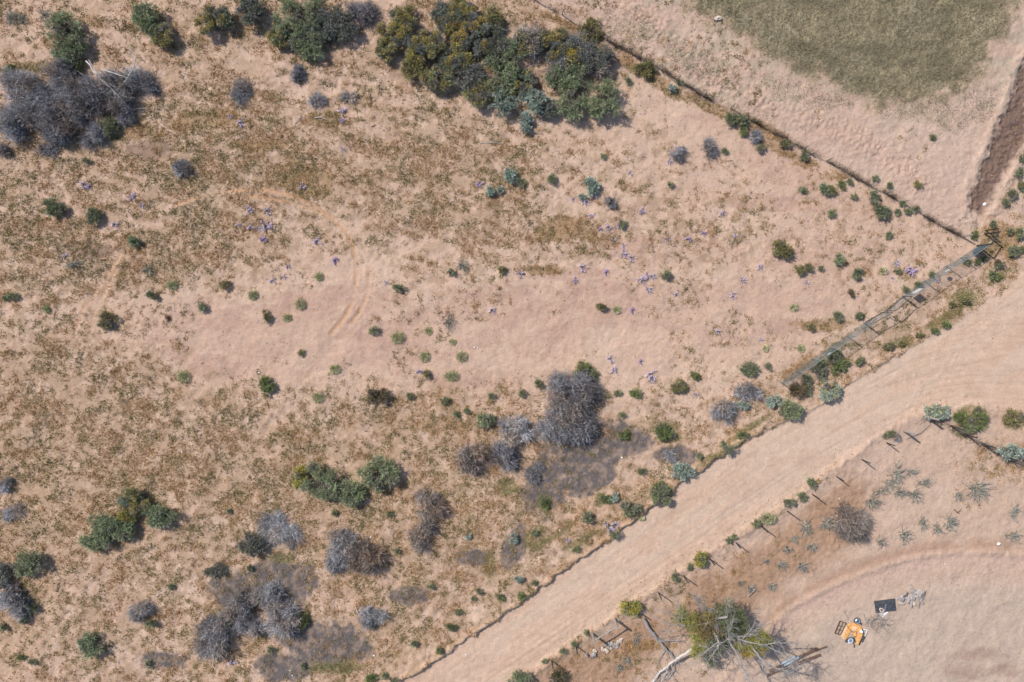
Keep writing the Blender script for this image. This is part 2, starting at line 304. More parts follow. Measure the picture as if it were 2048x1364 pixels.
class MB:
    """collects simple solids into one mesh"""
    def __init__(s): s.V = []; s.F = []; s.n = 0
    def add(s, V, F):
        s.V += [tuple(v) for v in V]; s.F += [tuple(i+s.n for i in f) for f in F]; s.n += len(V)
    def box(s, a, b, w_, t, up=(0, 0, 1)):              # bar from a to b, width w_, thickness t along up
        a = Vector(a); b = Vector(b); d = (b-a).normalized(); u = Vector(up)
        sd_ = d.cross(u)
        if sd_.length < 1e-4: sd_ = d.cross(Vector((1, 0, 0)))
        sd_.normalize(); u = sd_.cross(d).normalized()
        V = [p+sd_*x*w_/2+u*y*t/2 for p in (a, b) for x, y in ((-1,-1),(1,-1),(1,1),(-1,1))]
        s.add(V, [(0,3,2,1),(4,5,6,7),(0,1,5,4),(1,2,6,5),(2,3,7,6),(3,0,4,7)])
    def tube(s, pts, rad, n=8):
        pts = [Vector(p) for p in pts]; k = len(pts)
        if not hasattr(rad, '__len__'): rad = [rad]*k
        V = []; F = []; pu = None
        for i, p in enumerate(pts):
            d = (pts[min(i+1, k-1)]-pts[max(i-1, 0)]).normalized()
            u = d.orthogonal().normalized() if pu is None else (pu-d*pu.dot(d)).normalized()
            pu = u; v = d.cross(u)
            V += [p+(u*math.cos(2*math.pi*j/n)+v*math.sin(2*math.pi*j/n))*rad[i] for j in range(n)]
        for i in range(k-1):
            for j in range(n):
                F.append((i*n+j, i*n+(j+1) % n, (i+1)*n+(j+1) % n, (i+1)*n+j))
        F.append(tuple(range(n-1, -1, -1))); F.append(tuple((k-1)*n+j for j in range(n)))
        s.add(V, F)
    def lathe(s, c, prof, n=20, axis=None):
        V = []; F = []; m = len(prof)
        for (r, z) in prof:
            for j in range(n):
                a = 2*math.pi*j/n; V.append((c[0]+r*math.cos(a), c[1]+r*math.sin(a), c[2]+z))
        for i in range(m-1):
            for j in range(n): F.append((i*n+j, i*n+(j+1) % n, (i+1)*n+(j+1) % n, (i+1)*n+j))
        F.append(tuple(range(n-1, -1, -1))); F.append(tuple((m-1)*n+j for j in range(n)))
        s.add(V, F)
    def rock(s, c, r, sq=.6, r2=rng):
        n, m = 9, 6; V = []; F = []; ph = r2.uniform(0, 9, 4); e = r2.uniform(.7, 1.3)
        for i in range(m+1):
            t = math.pi*i/m
            for j in range(n):
                a = 2*math.pi*j/n; k = r*(1+.18*math.sin(2*a+ph[0])+.12*math.sin(3*a+ph[1]+t)+.1*math.cos(4*t+ph[2])+r2.uniform(-.07, .07))
                V.append((c[0]+k*math.sin(t)*math.cos(a)*e, c[1]+k*math.sin(t)*math.sin(a)/e, c[2]+k*math.cos(t)*sq))
        for i in range(m):
            for j in range(n): F.append((i*n+j, (i+1)*n+j, (i+1)*n+(j+1) % n, i*n+(j+1) % n))
        s.add(V, F)
    def prism(s, P, z0, z1):
        n = len(P); V = [(x, y, z0) for x, y in P]+[(x, y, z1) for x, y in P]
        a = sum(P[i][0]*P[(i+1) % n][1]-P[(i+1) % n][0]*P[i][1] for i in range(n))
        F = [tuple(range(n-1, -1, -1)), tuple(range(n, 2*n))]+[(i, (i+1) % n, n+(i+1) % n, n+i) for i in range(n)]
        if a < 0: F = [f[::-1] for f in F]
        s.add(V, F)
    def obj(s, name, m, parent=None, loc=None, smooth=False):
        me = bpy.data.meshes.new(name); me.from_pydata(s.V, [], s.F)
        if smooth: me.polygons.foreach_set('use_smooth', np.ones(len(me.polygons), bool))
        me.materials.append(m); me.update(); return link(name, me, parent, loc)
# ---------------- ground sheet ----------------
def axis(a, d=.1):
    c = np.arange(-a, a+d/2, d); g = [a]; st = d
    while g[-1] < 1600: st *= 1.35; g.append(g[-1]+st)
    g = np.array(g[1:]); return np.concatenate([-g[::-1], c, g])
gx = axis(53.5); gy = axis(36.5)
GXm, GYm = np.meshgrid(gx, gy)
hh, cc, ZZ = terrain(GXm/S+1024, 682-GYm/S)
V = np.stack([GXm, GYm, hh], -1).reshape(-1, 3)
ny, nx = GXm.shape; ii = np.arange(ny*nx).reshape(ny, nx)
F = np.stack([ii[:-1, :-1], ii[:-1, 1:], ii[1:, 1:], ii[1:, :-1]], -1).reshape(-1, 4)
ground = link('ground', mesh('ground', V, F, M['ground'], np.clip(cc.reshape(-1, 3), 0, 1), True)); tag(ground, kind='structure')
def gh(x, y):                                           # ground height at world x, y
    x = np.asarray(x, float); y = np.asarray(y, float)
    i = np.clip(np.searchsorted(gx, x)-1, 0, nx-2); j = np.clip(np.searchsorted(gy, y)-1, 0, ny-2)
    fx = (x-gx[i])/(gx[i+1]-gx[i]); fy = (y-gy[j])/(gy[j+1]-gy[j])
    return (hh[j, i]*(1-fx)+hh[j, i+1]*fx)*(1-fy)+(hh[j+1, i]*(1-fx)+hh[j+1, i+1]*fx)*fy
def G(px, py, dz=0):
    x, y = PX(px, py); return (x, y, float(gh(x, y))+dz)
# ---------------- plants ----------------
def nrm(a): return a/np.maximum(np.linalg.norm(a, axis=-1, keepdims=True), 1e-9)
def blades(P, D, L, W, C, r):
    """flat pointed leaves: P base, D direction, L length, W width"""
    n = len(P); D = nrm(D); R = nrm(r.normal(size=(n, 3))); Sd = nrm(np.cross(D, R)); L = np.broadcast_to(L, n)[:, None]; W = np.broadcast_to(W, n)[:, None]
    V = np.stack([P, P+D*L*.5+Sd*W*.5, P+D*L, P+D*L*.5-Sd*W*.5], 1).reshape(-1, 3)
    F = np.arange(4*n).reshape(n, 4)
    return V, F, np.repeat(C, 4, 0)
def strands(A, B, bow, r0, r1, C, r, K=3):
    """thin curved three-sided stems from A to B"""
    n = len(A); t = np.linspace(0, 1, K+1)[None, :, None]
    off = r.normal(size=(n, 1, 3))*np.broadcast_to(bow, n)[:, None, None]
    wob = r.normal(size=(n, K+1, 3))*np.broadcast_to(bow, n)[:, None, None]*.35; wob[:, 0] = 0
    P = A[:, None]*(1-t)+B[:, None]*t+off*(4*t*(1-t))+wob
    D = nrm(B-A); U = nrm(np.cross(D, nrm(r.normal(size=(n, 3))))); W = np.cross(D, U)
    rad = np.broadcast_to(r0, n)[:, None]*(1-t[0, :, 0])[None]+np.broadcast_to(r1, n)[:, None]*t[0, :, 0][None]
    V = np.stack([P+(U*math.cos(a)+W*math.sin(a))[:, None]*rad[..., None] for a in (0, 2.094, 4.189)], 2)   # n,K+1,3,3
    V = V.reshape(-1, 3); b = (np.arange(n)*(K+1)*3)[:, None, None]+(np.arange(K)*3)[None, :, None]
    j = np.arange(3); j2 = (j+1) % 3
    F = np.stack([b+j, b+j2, b+3+j2, b+3+j], -1).reshape(-1, 4)
    return V, F, np.repeat(C, (K+1)*3, 0), P
def cat(parts):
    V = []; F = []; C = []; n = 0
    for v, f, c in parts: V.append(v); F.append(f+n); C.append(c); n += len(v)
    return np.concatenate(V), np.concatenate(F), np.concatenate(C)
def cvar(col, n, r, v=.25, h=.06):
    return np.clip(np.array(col)*(1+r.normal(size=(n, 1))*v)*(1+r.normal(size=(n, 3))*h), .004, .9)
def dome(n, r, lo=.0):
    """unit directions on the upper hemisphere"""
    z = r.uniform(lo, 1, n); a = r.uniform(0, 2*math.pi, n); q = np.sqrt(1-z*z)
    return np.stack([q*np.cos(a), q*np.sin(a), z], 1)
def lumps(rx, ry, h, r, size):
    k = max(3, int(rx*ry/(size*size)*1.5)); k = min(k, 26)
    a = r.uniform(0, 6.283, k); q = np.sqrt(r.uniform(0, 1, k))*.72
    c = np.stack([q*np.cos(a)*rx, q*np.sin(a)*ry, h*(.35+.35*(1-q**2))*r.uniform(.75, 1.1, k)], 1)
    R = size*r.uniform(.7, 1.25, k)
    return c, R
def leafy_meshes(rx, ry, h, r, cols, size=.5, leaf=.11, dens=1.0, spray=.55):
    """leaves set along outward sprays, many sprays to a clump"""
    c, R = lumps(rx, ry, h, r, size)
    area = (4*3.14*R*R*.6); per = (area*dens*26).astype(int)+6
    idx = np.repeat(np.arange(len(R)), per); n = len(idx)
    d = dome(n, r, -.3); A = c[idx]+d*(R[idx]*r.uniform(.15, .7, n))[:, None]; L = R[idx]*r.uniform(.3, .7, n)*np.exp(r.normal(size=n)*.28)+.06
    Dd = nrm(d*1.0+r.normal(size=(n, 3))*.35+nrm(c[idx]*[1, 1, 0]+1e-6)*.25)
    k = 13; i = np.repeat(np.arange(n), k); t = np.tile(np.linspace(.05, 1.1, k), n)+r.uniform(-.05, .05, n*k)
    P = A[i]+Dd[i]*(L[i]*t)[:, None]+r.normal(size=(n*k, 3))*.022; P[:, 2] -= (t*t)*L[i]*.22; P[:, 2] = np.maximum(P[:, 2], .02)
    D = Dd[i]*spray+r.normal(size=(n*k, 3))*.55
    cc_ = np.array(cols)[r.integers(0, len(cols), len(R))]*r.uniform(.78, 1.25, (len(R), 1)); dry = (r.uniform(size=(len(R), 1)) < .14)*(len(R) > 5); cc_ = np.where(dry, cc_*.35+np.array([[.24,.215,.19]])*.75, cc_); cs = cc_[idx]*(1+r.normal(size=(n, 1))*.20)
    C = np.clip(cs[i]*(1+r.normal(size=(n*k, 1))*.15)*(1+r.normal(size=(n*k, 3))*.05), .004, .8)
    sz = leaf*r.uniform(.6, 1.4, n*k)
    fol = blades(P, D, sz, sz*.40, C, r)
    ns = len(R)*7; si = np.repeat(np.arange(len(R)), 7)
    A2 = np.stack([r.normal(size=ns)*rx*.15, r.normal(size=ns)*ry*.15, np.zeros(ns)-.05], 1)
    B = c[si]+dome(ns, r)*(R[si]*1.05)[:, None]
    A3 = np.concatenate([A2, A]); B3 = np.concatenate([B, A+Dd*(L*.9)[:, None]]); w_ = np.r_[np.full(ns, .022), np.full(n, .008)]
    st = strands(A3, B3, np.r_[np.full(ns, .06), np.full(n, .01)], w_, w_*.5, cvar((.24,.20,.17), ns+n, r), r, 2)[:3]
    return fol, st, (c, R)
def flower_mesh(c, R, r, cols, n, sz=.07, sel=1.0, up=.1):
    k = np.where(r.uniform(size=len(R)) < sel)[0]
    if len(k) == 0: k = np.array([0])
    idx = r.choice(k, n); d = dome(n, r, up); d = nrm(d+.5*np.round(d*2)/2)
    P = c[idx]+d*(R[idx]*r.uniform(.92, 1.1, n))[:, None]*np.array([1, 1, .85])
    col = np.array(cols)[r.integers(0, len(cols), n)]
    return blades(P, r.normal(size=(n, 3))+np.array([0, 0, .3]), sz*r.uniform(.6, 1.3, n), sz*r.uniform(.6, 1, n), np.clip(col*(1+r.normal(size=(n, 1))*.15), 0, .9), r)
def dead_mesh(rx, ry, h, r, col, dens=1.0, thick=1.0, tw=.45):
    """fans of crooked bare stems rising from several root crowns, each stem with twigs"""
    m = math.sqrt(rx*ry); k = max(3, int(rx*ry*1.7)+3); a = r.uniform(0, 6.283, k); q = np.sqrt(r.uniform(0, 1, k))*.62
    base = np.stack([q*np.cos(a)*rx, q*np.sin(a)*ry, np.zeros(k)-.03], 1); fan = (r.uniform(.34, .55, k)*m+.20)*min(1, 1.5/max(m, 1.5))**.3
    n = int(230*max(rx*ry, .2)**.9*dens)+50; bi = r.integers(0, k, n)
    lean = nrm(r.normal(size=(k, 3)))*.35
    d = nrm(dome(n, r, .02)+lean[bi]*[1, 1, .3]+nrm(base[bi]*[1, 1, 0]+1e-6)*.25); A = base[bi]+r.normal(size=(n, 3))*[.07, .07, 0]
    L = fan[bi]*r.uniform(.6, 1.15, n); B = A+d*L[:, None]; B[:, 2] = np.abs(d[:, 2])*h*r.uniform(.55, 1.0, n)+.04
    tone = r.uniform(.55, 1.3, k); hue = np.where(r.uniform(size=(k, 1)) < .25, [[1.08, .92, .8]], [[1, 1, 1.03]]); tone = tone[:, None]*hue; C = np.clip(cvar(col, n, r, .28, .03)*tone[bi], .01, .85)
    v, f, c, P = strands(A, B, .07*m+.03, .024*thick, .011*thick, C, r, 4)
    w = int(n*4.6); i = r.integers(0, n, w); s = r.integers(1, 5, w); A2 = P[i, s]
    dn = nrm(nrm(B[i]-A[i])*.9+r.normal(size=(w, 3))*.42); L2 = tw*r.uniform(.35, 1.25, w)*min(1, .35+m*.5)
    B2 = A2+dn*L2[:, None]; B2[:, 2] = np.maximum(B2[:, 2], .02)
    t2 = strands(A2, B2, .035, .0135*thick, .007*thick, np.clip(cvar(col, w, r, .32, .04)*tone[bi[i]]*1.05, .01, .85), r, 2)[:3]
    return (v, f, c), t2
LEAF = dict(sage=[(.26,.315,.18),(.29,.335,.20),(.245,.29,.155),(.32,.345,.195)], dark=[(.19,.225,.125),(.22,.25,.14),(.25,.265,.15)],
 olive=[(.25,.23,.095),(.28,.245,.10),(.21,.205,.09)], silver=[(.34,.42,.345),(.30,.38,.31),(.38,.45,.385)], bright=[(.17,.22,.08),(.20,.25,.09),(.19,.21,.08)],
 pale=[(.66,.63,.37),(.58,.58,.34),(.70,.66,.42)], brown=[(.20,.145,.085),(.16,.13,.07),(.14,.14,.065)], dusk=[(.185,.20,.17),(.21,.215,.19),(.18,.19,.135)],
 ygreen=[(.33,.34,.10),(.25,.27,.11),(.21,.23,.10)], bluish=[(.22,.29,.26),(.26,.33,.29)])
YEL = [(.70,.50,.07),(.62,.41,.05),(.66,.56,.14)]; ORG = [(.58,.33,.05),(.62,.42,.06),(.50,.30,.05)]
PUR = [(.72,.58,.80),(.64,.50,.76),(.80,.68,.86)]
GREY = (.36,.345,.35); GREYL = (.46,.445,.445); GREYB = (.37,.315,.275)
PLACED = []                                             # (object, px, py, look, category) waiting for a label
def place(px, py, h):                                   # base so that the middle of the plant shows at px, py
    x, y = PX(px, py); k = 1-h*.45/H; y = NY+(y-NY)*k; return (x*k, y, float(gh(x*k, y))-.02)
seed = [100]
def nr():
    seed[0] += 1; return np.random.default_rng(seed[0])
LOOK = {
 'sage': ('sage_shrub','grey green bushy shrub','shrub','sage green shrubs'), 'dark': ('green_shrub','dark green round shrub','shrub','small dark green shrubs'),
 'olive': ('olive_shrub','olive green spreading shrub','shrub','olive green shrubs'), 'silver': ('silver_shrub','silvery blue green shrub','shrub','silvery green shrubs'),
 'bright': ('leafy_herb','bright green low leafy plant','plant','bright green low plants'), 'pale': ('grass_tuft','pale yellow green tuft','tuft','pale yellow green tufts'),
 'brown': ('brown_shrub','brown and green half dry shrub','shrub','half dry brown shrubs'), 'dusk': ('dusky_shrub','dusky grey green shrub','shrub','dusky grey green shrubs'),
 'ygreen': ('yellow_shrub','yellow green flowering shrub','shrub','yellow green shrubs'), 'yellow': ('flowering_shrub','olive shrub covered in yellow flowers','shrub','yellow flowered shrubs'),
 'dead': ('dead_shrub','grey leafless dead shrub','dead shrub','grey dead shrubs'), 'deadb': ('dead_shrub','brownish grey leafless shrub','dead shrub','grey dead shrubs'),
 'stalk': ('dry_stalk_plant','clump of stiff dry grey stalks','dry plant','stiff dry stalk plants'), 'lupine': ('purple_wildflower','purple wildflower','flower','purple wildflowers scattered over the sand')}
def plant(kind, px, py, rx, ry, h=None, label=None, flowers=None, twigs=0):
    r = nr(); name, look, ca, grp = LOOK[kind]
    # shadow side of each measured outline belongs to the ground, so shrink a little
    X, Y = rx*S, ry*S; m = math.sqrt(X*Y)
    if h is None: h = {'pale': .55, 'stalk': .7, 'bright': .6}.get(kind, .95)*m*1.0+.12; h = min(h, 2.1)
    size = 'large ' if m > 1.5 else ('' if m > .75 else 'small ' if m > .45 else 'tiny ')
    o = thing(name, place(px, py, h), label, ca, grp)
    if not label: PLACED.append((o, px, py, size+look))
    if kind in ('dead', 'deadb'):
        c = GREYB if kind == 'deadb' else (GREY if r.uniform() < .6 else GREYL)
        st, tw = dead_mesh(X, Y, h, r, c, 1.25)
        link('stems', mesh('stems', *st[:2], M['twig'], st[2]), o); link('twigs', mesh('twigs', *tw[:2], M['twig'], tw[2]), o)
        if flowers or twigs:
            lc = LEAF['dusk']; c0, R0 = lumps(X, Y, h, r, .5)
            fm_ = flower_mesh(c0, R0, r, lc, int(1500*X*Y), .10, .7)
            link('foliage', mesh('foliage', *fm_[:2], M['leaf'], fm_[2]), o)
            if flowers:
                fl = flower_mesh(c0, R0, r, flowers, int(260*X*Y), .11, .5); link('flowers', mesh('flowers', *fl[:2], M['petal'], fl[2]), o)
    elif kind == 'stalk':
        n = int(26+50*m); d = dome(n, r, .03); A = r.normal(size=(n, 3))*[X*.22, Y*.22, 0]-[0, 0, .03]
        B = A+d*[X, Y, h]*r.uniform(.5, 1.12, (n, 1))
        v, f, c, P = strands(A, B, .05, .030, .014, cvar((.35,.335,.285), n, r, .3, .03), r, 3)
        k = n*2; i = r.integers(0, n, k); A2 = P[i, r.integers(1, 4, k)]; B2 = A2+nrm(d[i]+r.normal(size=(k, 3))*.4)*r.uniform(.12, .4, (k, 1)); B2[:, 2] = np.maximum(B2[:, 2], .01)
        v2, f2, c2, _ = strands(A2, B2, .02, .016, .008, cvar((.35,.335,.285), k, r, .3, .03), r, 2)
        v, f, c = cat([(v, f, c), (v2, f2, c2)]); link('stalks', mesh('stalks', v, f, M['twig'], c), o)
    elif kind == 'pale':
        n = int(1100*m*m)+260; d = dome(n, r, .12); A = r.normal(size=(n, 3))*[X*.2, Y*.2, 0]; B = d*[X, Y, h]*r.uniform(.35, 1.05, (n, 1))
        cl = cvar(LEAF['pale'][r.integers(0, 3)], n, r, .2, .05)
        P0 = B*.7+A*.3; fo = blades(P0, d+r.normal(size=(n, 3))*.35, .12, .05, cl, r)
        ns = int(n*.25); st = strands(A[:ns], B[:ns], .04, .009, .006, cvar((.20,.17,.12), ns, r), r, 2)[:3]
        link('foliage', mesh('foliage', *fo[:2], M['leaf'], fo[2]), o); link('stems', mesh('stems', *st[:2], M['twig'], st[2]), o)
    else:
        cols = [tuple(min(.6, q*1.18) for q in t) for t in LEAF.get(kind, LEAF['olive'])]; cs = cols[r.integers(0, len(cols))]; cols = [cs]+list(cols)
        if kind == 'yellow': cols = LEAF['olive'][:1]+LEAF['dusk'][:2]+LEAF['sage'][:2]
        size = .22 if m < .8 else .34 if m < 1.3 else .44
        if kind == 'silver': size *= .75
        fol, st, (c, R) = leafy_meshes(X*(1.2 if m > .75 else .86), Y*(1.2 if m > .75 else .86), h, r, cols, size, leaf=.085 if m < .8 else .105, dens=1.5 if m < .8 else 1.0, spray=1.3)
        if kind == 'yellow' or twigs:
            k = int(900*X*Y)+60; i = r.integers(0, len(R), k); A = c[i]*[1,1,.6]; B = c[i]+dome(k, r, .1)*(R[i]*r.uniform(.9, 1.25, k))[:, None]
            t = strands(A, B, .05, .012, .007, cvar(GREYL, k, r, .2, .04), r, 2)[:3]; st = cat([st, t])
        link('foliage', mesh('foliage', *fol[:2], M['leaf'], fol[2]), o); link('stems', mesh('stems', *st[:2], M['twig'], st[2]), o)
        if kind in ('yellow', 'ygreen') or flowers:
            fl = flower_mesh(c, R, r, flowers or YEL, int(620*X*Y*(1 if kind in ('yellow','ygreen') else .22))+130, .10, .75 if kind != 'yellow' else .6); link('flowers', mesh('flowers', *fl[:2], M['petal'], fl[2]), o)
    return o
